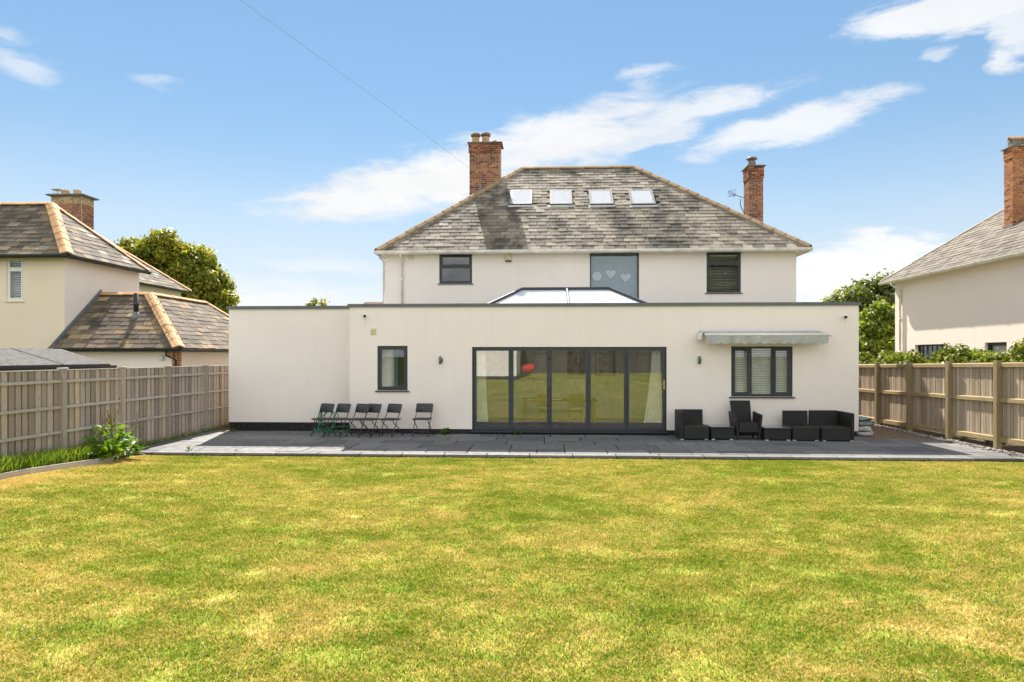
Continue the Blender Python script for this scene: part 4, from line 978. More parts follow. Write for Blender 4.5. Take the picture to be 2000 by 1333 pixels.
gutter(NL, (NX - .12, 20.43, GE - .1), (gb.x + .05, 20.43, GE - .1), (0, -1, 0), M['gutter_black'])
gutter(NL, (gb.x - .02, 20.4, GE - .1), (gb.x - .02, 28.7, GE - .1), (1, 0, 0), M['gutter_black'])
g = MB(); g.box(gx - .118, gx - .006, gy + .012, gy + .24, 0, GE - .031); qn = part('brick_quoin', g, M['mortar'], NL)
brick_face(qn, lambda z: M['brick_orange'], gx - .118, gx, 1.35, GE - .04, gy, 'y', -1)
brick_face(qn, lambda z: M['brick_orange'], gy + .052, gy + .35, 1.35, GE - .04, gx, 'x', 1)
for i in range(3): piece('brick', brick_me(M['brick_orange']), Matrix.Translation((gx - .345, gy - .003, GE - .12 - i * .075)) @ Matrix.Diagonal((.21, .05, .064, 1)), qn)
g = MB(); p0 = P(323, 683, 20.35); g.tube([(p0.x, 20.38, GE - .1), (p0.x, 20.38, GE - .22), (p0.x + .14, gy - .05, GE - .38), (p0.x + .14, gy - .05, 0)], .034, 10); part('downpipe', g, M['gutter_black'], NL, True)
lb = P(318, 699, gy); g = MB(); g.bbox(lb.x - .09, lb.x + .05, gy - .07, gy, lb.z - .08, lb.z + .06, .01); part('meter_box', g, M['steel'], NL)
fz = GE + gk * 1.25; fx = P(266, 617, 21.65).x; g = MB(); g.lathe((fx, 21.65, fz - .05), [(.075, 0), (.075, .44), (.09, .45), (.09, .52), (.07, .53), (.07, .84)], 14); fl = part('flue', g, M['black_frame'], gro, True)
g = MB(); g.lathe((fx, 21.65, fz - .08), [(.2, 0), (.10, .14), (.085, .26)], 14); part('flue_flashing', g, M['lead'], fl, True)

# shed just over the left fence
SH = thing('garden_shed', 'low shed with grey felt roof and black gutter, just over the slatted grey fence', 'shed', (-11.2, 13.0, -.28))
sx = -10.05; s1 = PX(214, 711, sx); sz = s1.z; sy1 = s1.y; rdg = P(120, 682, sy1); rdx, rdz = rdg.x, rdg.z
g = MB(); dn = .05
prof = [(sx, sz), (rdx, rdz), (2 * rdx - sx, sz)]
vs = [(x, yy, z) for yy in (9.0, sy1) for x, z in prof] + [(x, yy, z - dn) for yy in (9.0, sy1) for x, z in prof]
g.add(vs, [(0, 1, 4, 3), (1, 2, 5, 4), (6, 9, 10, 7), (7, 10, 11, 8), (0, 3, 9, 6), (2, 8, 11, 5), (0, 6, 7, 1), (1, 7, 8, 2), (3, 4, 10, 9), (4, 5, 11, 10)])
part('shed_roof', g, M['felt'], SH)
for yy in (10.1, 11.9, 13.7):
    g = MB(); g.hexa([(sx - .01, yy, sz + .004), (sx - .01, yy + .05, sz + .004), (rdx, yy + .05, rdz + .004), (rdx, yy, rdz + .004)], [(sx - .01, yy, sz + .012), (sx - .01, yy + .05, sz + .012), (rdx, yy + .05, rdz + .012), (rdx, yy, rdz + .012)]); part('felt_lap', g, M['felt'], SH)
g = MB(); g.box(2 * rdx - sx + .12, sx - .14, 9.2, sy1 - .12, -.28, sz - .06); part('shed_wall', g, M['wood_left'], SH)
g = MB(); g.box(sx + .002, sx + .03, 9.0, sy1, sz - .13, sz - .01); part('fascia', g, M['black_frame'], SH)
gutter(SH, (sx + .032, 8.9, sz - .15), (sx + .032, sy1 + .05, sz - .12), (1, 0, 0), M['gutter_black'])

# ------------------------------------------------------------------ house to the right
NR = thing('neighbour_house', 'pale rendered neighbour house with grey slate roof and white gutter, behind the post-and-board fence', 'house', (18.0, 26.0, 0.0))
rx_ = 15.2; REz = PX(1745, 551, rx_).z; ry1 = PX(1748, 600, rx_).y; k = .775
wa = (PX(1787, 690, rx_), PX(1851, 672, rx_)); wb = (PX(1923, 690, rx_), PX(1966, 668, rx_))
h1 = (wa[1].y, wa[0].y, 1.05, wa[0].z + .42); h2 = (wb[1].y, wb[0].y, 1.05, wb[0].z + .40)
h1 = (h1[0], h1[1], 1.05, PX(1820, 673, rx_).z); h2 = (h2[0], h2[1], 1.05, PX(1945, 669, rx_).z)
g = MB(); wall_holes(g, 10, ry1, 0, REz - .04, [h1, h2], rx_, .3, axis='x'); part('side_wall', g, M['render_far'], NR)
g = MB(); g.box(rx_ + 1.6, rx_ + 1.7, 10, ry1 - .3, 0, REz - .1); part('room_wall', g, M['dark'], NR)
g = MB(); g.box(rx_ + .3, rx_ + 9, ry1 - .3, ry1, 0, REz - .04); part('end_wall', g, M['render_far'], NR)
def xring(mb, y0, y1, z0, z1, w, x0, x1):
    t = MB(); t.ring(y0, y1, z0, z1, w, x0, x1); mb.add([(b, a, c) for a, b, c in t.v], t.f); return mb
g = MB(); xring(g, *h1, .06, rx_ + .12, rx_ + .2); wn = part('window', g, M['anth'], NR)
n = 7
for i in range(1, n):
    y_ = h1[0] + (h1[1] - h1[0]) * i / n; wd = .03 if i in (2, 5) else .012; g = MB(); g.box(rx_ + .13, rx_ + .18, y_ - wd, y_ + wd, h1[2] + .06, h1[3] - .06); part('glazing_bar', g, M['anth'], wn)
g = MB(); g.box(rx_ + .135, rx_ + .175, h1[0] + .06, h1[1] - .06, h1[3] - .62, h1[3] - .58); part('transom', g, M['anth'], wn)
g = MB(); g.box(rx_ + .15, rx_ + .156, h1[0] + .05, h1[1] - .05, h1[2] + .05, h1[3] - .05); part('pane', g, M['glass_win'], wn)
g = MB(); xring(g, *h2, .09, rx_ + .10, rx_ + .2); wn = part('window', g, M['anth'], NR)
g = MB(); g.box(rx_ + .15, rx_ + .156, h2[0] + .08, h2[1] - .08, h2[2] + .08, h2[3] - .08); part('pane', g, M['glass_win'], wn)
bl = thing('roller_blind', 'pale roller blind in the ground-floor window of the right-hand house', 'blind', (rx_ + .25, (h2[0] + h2[1]) / 2, 1.1))
for i in range(9):
    z = h2[3] - .12 - i * .13; g = MB(); g.hexa([(rx_ + .22, h2[0] + .1, z - .12), (rx_ + .24, h2[0] + .1, z), (rx_ + .24, h2[1] - .1, z), (rx_ + .22, h2[1] - .1, z - .12)], [(rx_ + .225, h2[0] + .1, z - .12), (rx_ + .245, h2[0] + .1, z), (rx_ + .245, h2[1] - .1, z), (rx_ + .225, h2[1] - .1, z - .12)]); part('slat', g, M['blind'], bl)
ex_ = rx_ - .42; q0 = Vector((ex_, 10, REz)); q1 = Vector((ex_, ry1 + .4, REz)); s_ = 5.2
t0, t1 = Vector((ex_ + s_, 10, REz + k * s_)), Vector((ex_ + s_, ry1 + .4 - s_, REz + k * s_)); q2, q3 = Vector((ex_ + 2 * s_, 10, REz)), Vector((ex_ + 2 * s_, ry1 + .4, REz))
g = MB(); g.add([p - d_ for p in (q0, q1, t1, t0, q2, q3)], [(0, 1, 2, 3), (3, 2, 5, 4), (1, 5, 2), (0, 3, 4), (0, 4, 5, 1)]); rr_ = part('roof', g, M['slate_right'], NR)
slates(rr_, M['slate_right'], q0 + Vector((0, 9, 0)), q1, t1, t0 + Vector((0, 9, 0)), .22, .34, 290, seed=21)
ridge_tiles(rr_, M['ridge_grey'], q1 + Vector((0, 0, .01)), t1 + Vector((0, 0, .01)), .5, .06, 'hip_tile', drop=.6, thick=.02)
g = MB(); g.box(ex_ + .03, rx_ - .002, 10, ry1 + .3, REz - .07, REz - .035); part('soffit', g, M['upvc'], NR)
gutter(NR, (ex_ + .02, 10, REz - .1), (ex_ + .02, ry1 + .45, REz - .1), (-1, 0, 0), M['gutter_white'])
dy = PX(1761, 600, rx_).y; g = MB(); g.tube([(ex_ - .02, dy, REz - .12), (ex_ - .02, dy, REz - .2), (rx_ - .06, dy, REz - .42), (rx_ - .06, dy, 0)], .045, 10); dp = part('downpipe', g, M['gutter_white'], NR, True)
for z in (2.2, 3.6): g = MB(); g.tube([(rx_ - .06, dy, z), (rx_ - .06, dy, z + .1)], .055, 10); part('pipe_collar', g, M['gutter_white'], dp, True)
cy = 25.0; cxa = P(1978, 400, cy).x; zt = P(1985, 287, cy).z
ch = chimney(NR, cxa, cxa + .8, cy, cy + .48, 6.6, 6.75, zt, lambda z: M['brick_orange'], -1, .32, .03)
for i in range(2):
    g = MB(); x = cxa + .22 + i * .38; z = zt + .05; g.box(x - .15, x + .15, cy + .1, cy + .38, z, z + .24); pt = part('chimney_pot', g, M['pot'] if i else M['flaunch'], ch)
g = MB(); pf = [(.11 * math.cos(a), .11 * math.sin(a)) for a in [math.pi * j / 8 for j in range(9)]] + [(.085 * math.cos(a), .085 * math.sin(a)) for a in [math.pi * (8 - j) / 8 for j in range(9)]]
g.sweep(pf, (cxa + .02, cy + .24, zt + .32), (cxa + .8, cy + .24, zt + .32), (0, 1, 0)); part('half_round_cowl', g, M['ridge_orange'], ch)
fzr = REz + k * (cxa - ex_); g = MB(); g.box(cxa - .03, cxa + .82, cy - .03, cy + .5, fzr - .25, fzr + .10); part('flashing', g, M['lead'], ch)

# ------------------------------------------------------------------ fences
def wood_board(w, d, h, mat, name): return MB().bbox(-w / 2, w / 2, -d / 2, d / 2, 0, h, .003).mesh(name, mat=mat)
FX = -9.35
LF = thing('slatted_fence', 'tall grey weathered fence of overlapping slats with capped posts, beside the grassy bed', 'fence', (FX, 14, 0))
post_me = MB().bbox(-.05, .05, -.05, .05, -.2, 1.80, .004).mesh('post', mat=M['wood_left']); cap_me = MB().bbox(-.075, .075, -.075, .075, 0, .035, .012).mesh('post_cap', mat=M['wood_left_rail'])
py_ = [P0 for P0 in [PX(118, 717, FX).y + 1.83 * i for i in range(-4, 7)]]
for y in py_:
    p = piece('post', post_me, Matrix.Translation((FX + .05, y, random.uniform(-.01, .01))), LF)
    c = bpy.data.objects.new('post_cap', cap_me); COL.objects.link(c); c.parent = p; c.location = (0, 0, 1.80)
bm_ = [wood_board(.022, .115 + .006 * j, 1.72, M['wood_left'], 'board') for j in range(3)]; bk = wood_board(.016, .115, 1.71, M['wood_left'], 'board')
for i in range(len(py_) - 1):
    a, b = py_[i] + .055, py_[i + 1] - .055; n = 11; st_ = (b - a) / n
    for j in range(n):
        yy = a + st_ * (j + .5)
        piece('board', random.choice(bm_), Matrix.Translation((FX + .012, yy + random.gauss(0, .004), .06 + random.uniform(0, .008))) @ Matrix.Rotation(random.gauss(0, .004), 4, 'X'), LF)
        if j < n - 1: piece('board', bk, Matrix.Translation((FX - .014, yy + st_ / 2, .06)), LF)
    for z in (.61, 1.085, 1.58):
        g = MB(); g.bbox(FX + .025, FX + .062, a - .004, b + .004, z - .03, z + .022, .004); part('rail', g, M['wood_left_rail'], LF)
    g = MB(); g.bbox(FX - .03, FX + .035, a - .004, b + .004, 1.782, 1.80, .004); part('capping_rail', g, M['wood_left_rail'], LF)
    g = MB(); g.box(FX - .018, FX + .03, a - .004, b + .004, -.15, .075); part('gravel_board', g, M['wood_left'], LF)
RXF = 10.0
RF = thing('board_fence', 'brown vertical board fence with heavy square posts, beside the gravel strip', 'fence', (RXF, 18, 0))
rb_z = lambda y: .0175 * (22.4 - y) if y < 22.4 else 0
post_me = MB().bbox(-.0625, .0625, -.0625, .0625, -.3, 1.84, .006).mesh('post', mat=M['wood_right_post'])
ry_ = [15.62 + 1.83 * i for i in range(-2, 6)]
bms = [MB().bbox(-.010, .010, -.040 - .002 * j, .040 + .002 * j, 0, 1.66, .003).mesh('board', mat=M['wood_right']) for j in range(3)]
for y in ry_: piece('post', post_me, Matrix.Translation((RXF - .045, y, rb_z(y) + random.uniform(-.008, .01))) @ Matrix.Rotation(random.gauss(0, .004), 4, 'Y'), RF)
for i in range(len(ry_) - 1):
    a, b = ry_[i], ry_[i + 1]; n = 18; st_ = (b - a) / n
    for j in range(n):
        yy = a + st_ * (j + .5); piece('board', random.choice(bms), Matrix.Translation((RXF + .032 + random.uniform(-.005, .006), yy, rb_z(yy) + .10 + random.uniform(-.004, .004))) @ Matrix.Rotation(random.gauss(0, .003), 4, 'X') @ Matrix.Rotation(random.gauss(.04, .05), 4, 'Z'), RF)
        piece('board', bms[2], Matrix.Translation((RXF + .062, yy + st_ / 2, rb_z(yy) + .10)), RF)
    a, b = a + .06, b - .06
    for nm, z0_, z1_, xo in (('top_rail', 1.70, 1.80, .0), ('middle_rail', .93, 1.03, .0), ('bottom_rail', .05, .17, .0)):
        za, zb = rb_z(a), rb_z(b); x0_, x1_ = RXF - .042, RXF + .012
        g = MB(); g.hexa([(x0_, a, za + z0_), (x1_, a, za + z0_), (x1_, b, zb + z0_), (x0_, b, zb + z0_)], [(x0_, a, za + z1_ - .02), (x1_, a, za + z1_), (x1_, b, zb + z1_), (x0_, b, zb + z1_ - .02)]); part(nm, g, M['wood_right_rail'], RF)
# timber edging of the bed
ED = thing('bed_edging', 'low grey timber edging board between the lawn and the grassy bed', 'edging', (-8.8, 11, 0))
ep = [(-8.72, 13.35), (-8.80, 11.2), (-8.85, 9.0), (-8.88, 6.5)]
for (a, b), (c, d) in zip(ep, ep[1:]):
    za, zb = lawn_z(a, b), lawn_z(c, d)
    g = MB(); g.hexa([(a, b, za - .1), (c, d, zb - .1), (c - .045, d, zb - .1), (a - .045, b, za - .1)], [(a, b, za + .10), (c, d, zb + .10), (c - .045, d, zb + .10), (a - .045, b, za + .10)]); part('edging_board', g, M['wood_left_rail'], ED)
g = MB(); n = 20
vs = []
for i in range(n + 1):
    y = 6.5 + (14.15 - 6.5) * i / n; x = np.interp(y, [p[1] for p in ep[::-1]], [p[0] for p in ep[::-1]]) - .05
    if y > 13.35: x = -8.8
    vs += [(x, y, lawn_z(x, y) + .07), (FX + .03, y, lawn_z(x, y) + .10)]
g.add(vs, [(2 * i, 2 * i + 1, 2 * i + 3, 2 * i + 2) for i in range(n)]); tag(part('flower_bed', g, M['soil']), kind='structure')

# ------------------------------------------------------------------ garden furniture
def folding_chair(label):
    t = thing('folding_chair', label, 'chair', group='folding chairs lined up by the wall', local=True)
    # local: front is -Y
    for s in (-1, 1):
        x = s * .205
        g = MB(); g.tube([(x, -.22, .008), (x, -.02, .40), (x, .10, .62), (x, .17, .80)], .0115, 8); part('front_leg', g, M['tube'], t, True)
        x2 = s * .185
        g = MB(); g.tube([(x2, .25, .008), (x2, .04, .24), (x2, -.12, .36), (x2, -.15, .425)], .0115, 8); part('rear_leg', g, M['tube'], t, True)
        for y, z in ((-.22, 0), ): g = MB(); g.lathe((x, y, z), [(.016, 0), (.016, .03), (.012, .035)], 8); part('foot', g, M['mesh_black'], t)
        g = MB(); g.lathe((x2, .25, 0), [(.016, 0), (.016, .03), (.012, .035)], 8); part('foot', g, M['mesh_black'], t)
    g = MB(); g.tube([(-.185, .20, .065), (.185, .20, .065)], .008, 8); part('cross_bar', g, M['tube'], t)
    g = MB(); g.tube([(-.205, -.16, .125), (.205, -.16, .125)], .008, 8); part('cross_bar', g, M['tube'], t)
    # seat: rounded slab
    def panel(w, h, th, r, n=5):
        pts = []
        for cx, cy, a0 in ((w / 2 - r, -h / 2 + r, -90), (w / 2 - r, h / 2 - r, 0), (-w / 2 + r, h / 2 - r, 90), (-w / 2 + r, -h / 2 + r, 180)):
            for i in range(n + 1): a = R(a0 + 90 * i / n); pts.append((cx + r * math.cos(a), cy + r * math.sin(a)))
        return pts
    pts = panel(.44, .40, .03, .05); m = len(pts); g = MB()
    lay = [(.96, -.018), (1, -.010), (1, .006), (.97, .014)]
    vs = [(x * f, y * f - .045, .445 + z - (0.010 if abs(x) < .1 else 0) * 0) for f, z in lay for x, y in pts]
    g.add(vs, [(l * m + i, l * m + (i + 1) % m, (l + 1) * m + (i + 1) % m, (l + 1) * m + i) for l in range(3) for i in range(m)] + [tuple(range(m - 1, -1, -1)), tuple(range(3 * m, 4 * m))])
    part('seat', g, M['plastic_grey'], t, True)
    pts = panel(.455, .24, .03, .035); g = MB(); vs = []
    d = Vector((0, .36, .93)).normalized(); nn = Vector((0, -.93, .36)).normalized(); c0 = Vector((0, .125, .715))
    for f, z in [(.97, -.014), (1, -.006), (1, .010), (.97, .018)]:
        for x, y in pts: vs.append(c0 + Vector((x * f, 0, 0)) + d * (y * f) + nn * (z + .05 * (x * x) * 2 - .012))
    g.add(vs, [(l * m + i, l * m + (i + 1) % m, (l + 1) * m + (i + 1) % m, (l + 1) * m + i) for l in range(3) for i in range(m)] + [tuple(range(m - 1, -1, -1)), tuple(range(3 * m, 4 * m))])
    part('backrest', g, M['plastic_grey'], t, True)
    return t
chairs = [(632, 17.42, -26, 'dark grey folding chair in front of the coiled green hose, first of the row'),
          (664, 17.40, -26, 'dark grey folding chair second in the row, between hose chair and the overlapping pair'),
          (701, 17.36, -29, 'dark grey folding chair third in the row, back overlapped by the fourth chair'),
          (724, 17.38, -27, 'dark grey folding chair fourth in the row, just beside the small gap'),
          (764, 17.40, -27, 'dark grey folding chair fifth in the row, turned, under the single window'),
          (826, 17.55, -8, 'dark grey folding chair standing apart from the row, nearest the glass doors')]
proto = folding_chair(chairs[0][3])
for i, (px, Y, a, lab) in enumerate(chairs):
    c = proto if i == 0 else copy_tree(proto)
    c.location = (P(px, 830, Y).x, Y, .0); c.rotation_euler = (0, 0, R(a)); c['label'] = lab

# tap and hose
TAP = thing('garden_tap', 'slim outdoor standpipe tap against the wing wall behind the folding chairs', 'tap', (P(628, 800, 18.55).x, 18.55, 0))
tx = P(628, 800, 18.5).x; g = MB(); g.tube([(tx, 18.52, 0), (tx, 18.52, .68), (tx, 18.47, .70), (tx, 18.42, .66)], .014, 8); part('pipe', g, M['steel'], TAP, True)
g = MB(); g.tube([(tx - .04, 18.50, .73), (tx + .04, 18.50, .73)], .01, 8); part('tap_handle', g, M['brass'], TAP)
g = MB(); g.box(tx - .02, tx + .02, 18.53, 18.598, .3, .33); part('bracket', g, M['steel'], TAP)
HS = thing('garden_hose', 'green garden hose coiled on the paving behind the folding chairs', 'hose', (P(640, 845, 18.1).x, 18.1, 0))
pts = [(tx, 18.42, .64)]; hx0 = P(640, 845, 18.2).x
for i in range(10): t = i / 9; pts.append((tx + .02 * i - .1 * math.sin(t * 3), 18.40 - .02 * i, .60 - .42 * t))
for i in range(150):
    a = i * .17 + 1; rr = .34 + .09 * math.sin(i * .37) + .05 * math.sin(i * .11); 
    up_ = i < 85
    if up_: pts.append((hx0 - .05 + rr * .72 * math.cos(a), 18.33 + .10 * math.sin(i * .9) - .0007 * i, max(.03, .28 + rr * .72 * math.sin(a))))
    else: pts.append((hx0 + .22 + rr * 1.35 * math.cos(a), 18.05 + .22 * math.sin(a), .022 + .018 * abs(math.sin(i * .4)) + (.16 * max(0, math.sin(i * .15)) if i % 60 < 30 else 0)))
g = MB(); g.tube(pts, .012, 6); part('hose_loop', g, M['hose'], HS, True)
g = MB(); g.tube([pts[-1], (pts[-1][0] + .1, pts[-1][1] - .05, .02)], .016, 8); part('nozzle', g, M['yellow_metal'], HS)

# rattan set
def ratt(name, label, cat, x0, x1, y0, y1): return thing(name, label, cat, ((x0 + x1) / 2, (y0 + y1) / 2, 0), group='black rattan garden furniture')
def rbox(nm, t, *a, b=.012): return part(nm, MB().bbox(*a, b), M['rattan'], t)
def pads(t, pts):
    for x, y in pts: part('foot', MB().box(x - .035, x + .035, y - .03, y + .03, 0, .028), M['white_plastic'], t)
fr = lambda px, Y=16.98: P(px, 850, Y).x
# corner seat by the doors
x0, x1, y0, y1 = fr(1329), fr(1385), 16.98, 17.75
t = ratt('corner_seat', 'black rattan corner seat with tall left side, beside the glass doors', 'sofa', x0, x1, y0, y1)
rbox('seat_base', t, x0 + .075, x1, y0, y1 - .09, .03, .335); rbox('side_back', t, x0, x0 + .07, y0, y1, .03, .70); rbox('backrest', t, x0 + .072, x1, y1 - .08, y1, .03, .70); pads(t, [(x0 + .05, y0 + .06), (x1 - .06, y0 + .06)])
# glass-topped table
def low_table(label, x0, x1, y0, y1, z):
    t = ratt('low_table', label, 'table', x0, x1, y0, y1)
    rbox('table_body', t, x0 + .015, x1 - .015, y0 + .015, y1 - .015, .03, z - .03); rbox('rim', t, x0, x1, y0, y1, z - .03, z - .007)
    part('glass_top', MB().box(x0 + .02, x1 - .02, y0 + .02, y1 - .02, z - .0065, z), M['glass_top'], t); pads(t, [(x0 + .08, y0 + .06), (x1 - .08, y0 + .06)])
low_table('low black rattan table with glass top, between corner seat and armchair', fr(1388), fr(1436), 17.0, 17.62, .325)
# armchair
x0, x1, y0, y1 = fr(1440), fr(1487), 17.0, 17.72
t = ratt('armchair', 'black rattan armchair with high back, under the window with the awning', 'chair', x0, x1, y0, y1)
rbox('seat', t, x0 + .05, x1 - .05, y0 + .02, y1 - .12, .20, .42)
g = MB(); zb = .93; g.hexa([(x0 + .06, y1 - .15, .40), (x1 - .06, y1 - .15, .40), (x1 - .06, y1 - .08, .40), (x0 + .06, y1 - .08, .40)], [(x0 + .01, y1 - .04, zb), (x1 - .07, y1 - .04, zb), (x1 - .07, y1 + .02, zb), (x0 + .01, y1 + .02, zb)]); part('backrest', g, M['rattan'], t)
for s, xx in ((-1, x0), (1, x1)):
    g = MB(); a, b = (xx, xx + .05) if s < 0 else (xx - .05, xx); o = .04 * s
    g.hexa([(a, y0 + .03, .18), (b, y0 + .03, .18), (b, y1 - .1, .18), (a, y1 - .1, .18)], [(a + o, y0 + .0, .615), (b + o, y0 + .0, .615), (b + o, y1 - .06, .66), (a + o, y1 - .06, .66)]); part('arm', g, M['rattan'], t)
    for yy in (y0 + .06, y1 - .14): part('leg', MB().bbox(a, b, yy - .025, yy + .025, 0, .181, .004), M['rattan'], t)
low_table('low black rattan table with glass top, between armchair and middle seat', fr(1491), fr(1546), 16.93, 17.58, .315)
x0, x1, y0, y1 = fr(1549, 16.9), fr(1601, 16.9), 16.9, 17.72
t = ratt('middle_seat', 'black rattan armless seat with low square back, second from the corner', 'sofa', x0, x1, y0, y1)
rbox('seat_base', t, x0, x1, y0, y1 - .09, .03, .335); rbox('backrest', t, x0 + .01, x1 - .01, y1 - .08, y1, .03, .68); pads(t, [(x0 + .05, y0 + .06), (x1 - .06, y0 + .06)])
x0, x1, y0, y1 = fr(1605, 16.86), fr(1669, 16.86), 16.86, 17.72
t = ratt('corner_seat', 'black rattan corner seat with tall right side, at the house corner by the bags', 'sofa', x0, x1, y0, y1)
rbox('seat_base', t, x0, x1 - .075, y0, y1 - .09, .03, .335); rbox('side_back', t, x1 - .07, x1, y0, y1, .03, .68); rbox('backrest', t, x0, x1 - .072, y1 - .08, y1, .03, .69); pads(t, [(x0 + .08, y0 + .06), (x1 - .05, y0 + .06)])

# ------------------------------------------------------------------ things fixed to the house wall
bz_ = P(1490, 655, 17.55); ax0, ax1 = P(1376, 655, 17.55).x, P(1617, 655, 17.55).x; az_ = bz_.z
AW = thing('awning', 'half-rolled mildewed grey awning with scalloped valance above the three-part window', 'awning', ((ax0 + ax1) / 2, YF, az_))
wtop = ez(1490, 646)
g = MB(); n = 24; vs = []
for i in range(n + 1):
    x = ax0 + .06 + (ax1 - ax0 - .12) * i / n; s = .006 * math.sin(i * 1.9)
    vs += [(x, YF - .06, wtop - .02), (x, YF - .25, (wtop + az_) / 2 + .0 + s), (x, 17.57, az_ + .05)]
vs2 = [(a, b, c - .006) for a, b, c in vs]; m = len(vs); fs = []
for i in range(n):
    for k in range(2):
        q = (3 * i + k, 3 * i + 3 + k, 3 * i + 4 + k, 3 * i + 1 + k); fs += [q, tuple(m + j for j in q[::-1])]
g.add(vs + vs2, fs); part('canopy', g, M['awning'], AW, True)
g = MB(); g.tube([(ax0, 17.54, az_ + .015), (ax1, 17.54, az_ + .015)], .036, 10); part('front_bar', g, M['upvc'], AW, True)
g = MB(); g.tube([(ax0 - .02, YF - .06, wtop - .05), (ax1 - .1, YF - .06, wtop - .05)], .045, 10); part('roller_tube', g, M['alu'], AW, True)
g = MB(); vs = []; n = 96; zb0 = P(1490, 673, 17.53).z
for i in range(n + 1):
    f = i / n; x = ax0 + .03 + (ax1 - ax0 - .03) * f; y = 17.52 + .012 * math.sin(f * 40) + .01 * math.sin(f * 97)
    zz = zb0 - .015 + .045 * abs(math.sin(f * math.pi * 12.5)) ** .7
    vs += [(x, 17.52, az_ - .01), (x, y - .004, (az_ + zz) / 2), (x, y, zz)]
vs2 = [(a, b + .004, c) for a, b, c in vs]; m = len(vs); fs = []
for i in range(n):
    for k in range(2):
        q = (3 * i + k, 3 * i + 3 + k, 3 * i + 4 + k, 3 * i + 1 + k); fs += [q, tuple(m + j for j in q[::-1])]
g.add(vs + vs2, fs); part('valance', g, M['awning'], AW, True)
for xx in (ax0 + .0, ax1 - .12):
    g = MB(); g.bbox(xx - .04, xx + .04, YF - .10, YF, wtop - .14, wtop + .0, .006); part('wall_bracket', g, M['alu'], AW)
    g = MB(); g.tube([(xx + .1, YF - .08, az_ + .0), (xx + .32, YF - .18, az_ - .01), (xx + .12, 17.56, az_)], .018, 8); part('folding_arm', g, M['alu'], AW)
g = MB(); q = P(1366, 656, 17.8); g.bbox(q.x - .03, q.x + .06, 17.75, 17.93, q.z - .10, q.z + .06, .008); part('gear_box', g, M['upvc'], AW)
def wall_light(px, py, label):
    q = P(px, py, YF - .06); t = thing('wall_light', label, 'light', (q.x, YF, q.z), group='up-and-down wall lights')
    part('lamp_body', MB().tube([(q.x, YF - .07, q.z - .10), (q.x, YF - .07, q.z + .10)], .033, 14), M['anth_light'], t, True)
    part('mount', MB().bbox(q.x - .02, q.x + .055, YF - .045, YF, q.z - .045, q.z + .045, .006), M['anth'], t)
wall_light(860, 704, 'cylindrical grey wall light between single window and glass doors')
wall_light(1366, 704, 'cylindrical grey wall light between glass doors and the awning window')
def cctv(px, py, label, s):
    q = P(px, py, YF); t = thing('security_camera', label, 'camera', (q.x, YF, q.z), group='wall security cameras')
    part('mount', MB().tube([(q.x, YF, q.z), (q.x, YF - .025, q.z)], .04, 12), M['white_plastic'], t)
    part('housing', MB().tube([(q.x, YF - .02, q.z), (q.x - .02 * s, YF - .09, q.z), (q.x - .05 * s, YF - .17, q.z - .02)], [.02, .042, .045], 12), M['white_plastic'], t, True)
    part('lens', MB().tube([(q.x - .05 * s, YF - .171, q.z - .02), (q.x - .053 * s, YF - .18, q.z - .022)], .036, 12), M['mesh_black'], t)
    part('cable', MB().tube([(q.x + .02, YF - .008, q.z - .03), (q.x + .015, YF - .008, q.z - .15), (q.x + .02, YF - .008, q.z - .30)], .003, 5), M['white_plastic'], t)
cctv(712, 617, 'small white security camera above the single window', -1)
cctv(1650, 619, 'small white security camera near the right corner of the extension', 1)
q = P(993, 504, YH); t = thing('alarm_box', 'cream alarm box with black base below the eaves gutter', 'alarm box', (q.x, YH, q.z))
part('housing', MB().bbox(q.x - .10, q.x + .10, YH - .08, YH, q.z - .09, q.z + .15, .012), M['cream_plastic'], t); part('strobe', MB().bbox(q.x - .095, q.x + .095, YH - .075, YH, q.z - .135, q.z - .091, .008), M['mesh_black'], t)
# aerial by the right chimney
qa = P(1454, 418, 26.5); AE = thing('television_aerial', 'small grid television aerial on a bent pole beside the slim right-hand chimney', 'aerial', (qa.x, 26.5, qa.z))
a1, a2 = P(1446, 402, 26.5), P(1446, 388, 26.5); b0_, b1_ = P(1430, 379, 26.5), P(1452, 387, 26.5)
part('pole', MB().tube([P(1456, 422, 26.55), a1, a2], .015, 6), M['tube'], AE, True); part('boom', MB().tube([b0_, b1_], .012, 6), M['tube'], AE)
for i in range(5):
    x = b0_.x - .12 + i * .05; z = b0_.z + .02 - i * .012; part('element', MB().tube([(x, 26.42, z - .11), (x, 26.5, z), (x + .01, 26.55, z + .11)], .008, 5), M['tube'], AE)
part('reflector', MB().tube([(b0_.x - .16, 26.5, b0_.z - .12), (b0_.x + .12, 26.5, b0_.z - .06), (b0_.x + .14, 26.5, b0_.z + .16), (b0_.x - .14, 26.5, b0_.z + .10)], .009, 5, closed=True), M['tube'], AE)
# overhead line to the house
c0_, c1_ = P(1146, 491, YH - .05), P(775, 222, 10.0); dv = c1_ - c0_
t = thing('overhead_cable', 'thin dark telephone cable running up from the eaves into the sky', 'cable', tuple(c0_))
cp = [c0_ + dv * f + Vector((0, 0, -.05 * math.sin(math.pi * min(f, 1)))) for f in [i / 24 * 2.9 for i in range(25)]]
part('line', MB().tube(cp, .0019, 5), M['cable'], t, True); part('clamp', MB().bbox(c0_.x - .03, c0_.x + .03, YH - .06, YH, c0_.z - .04, c0_.z + .03, .005), M['mesh_black'], t)
pe = cp[-1]; t = thing('telephone_pole', 'brown wooden telephone pole at the far end of the garden', 'pole', (pe.x, pe.y, 0))
part('pole_shaft', MB().tube([(pe.x, pe.y + .15, -.2), (pe.x, pe.y + .15, pe.z + .3)], [.14, .10], 12), M['bark'], t, True)

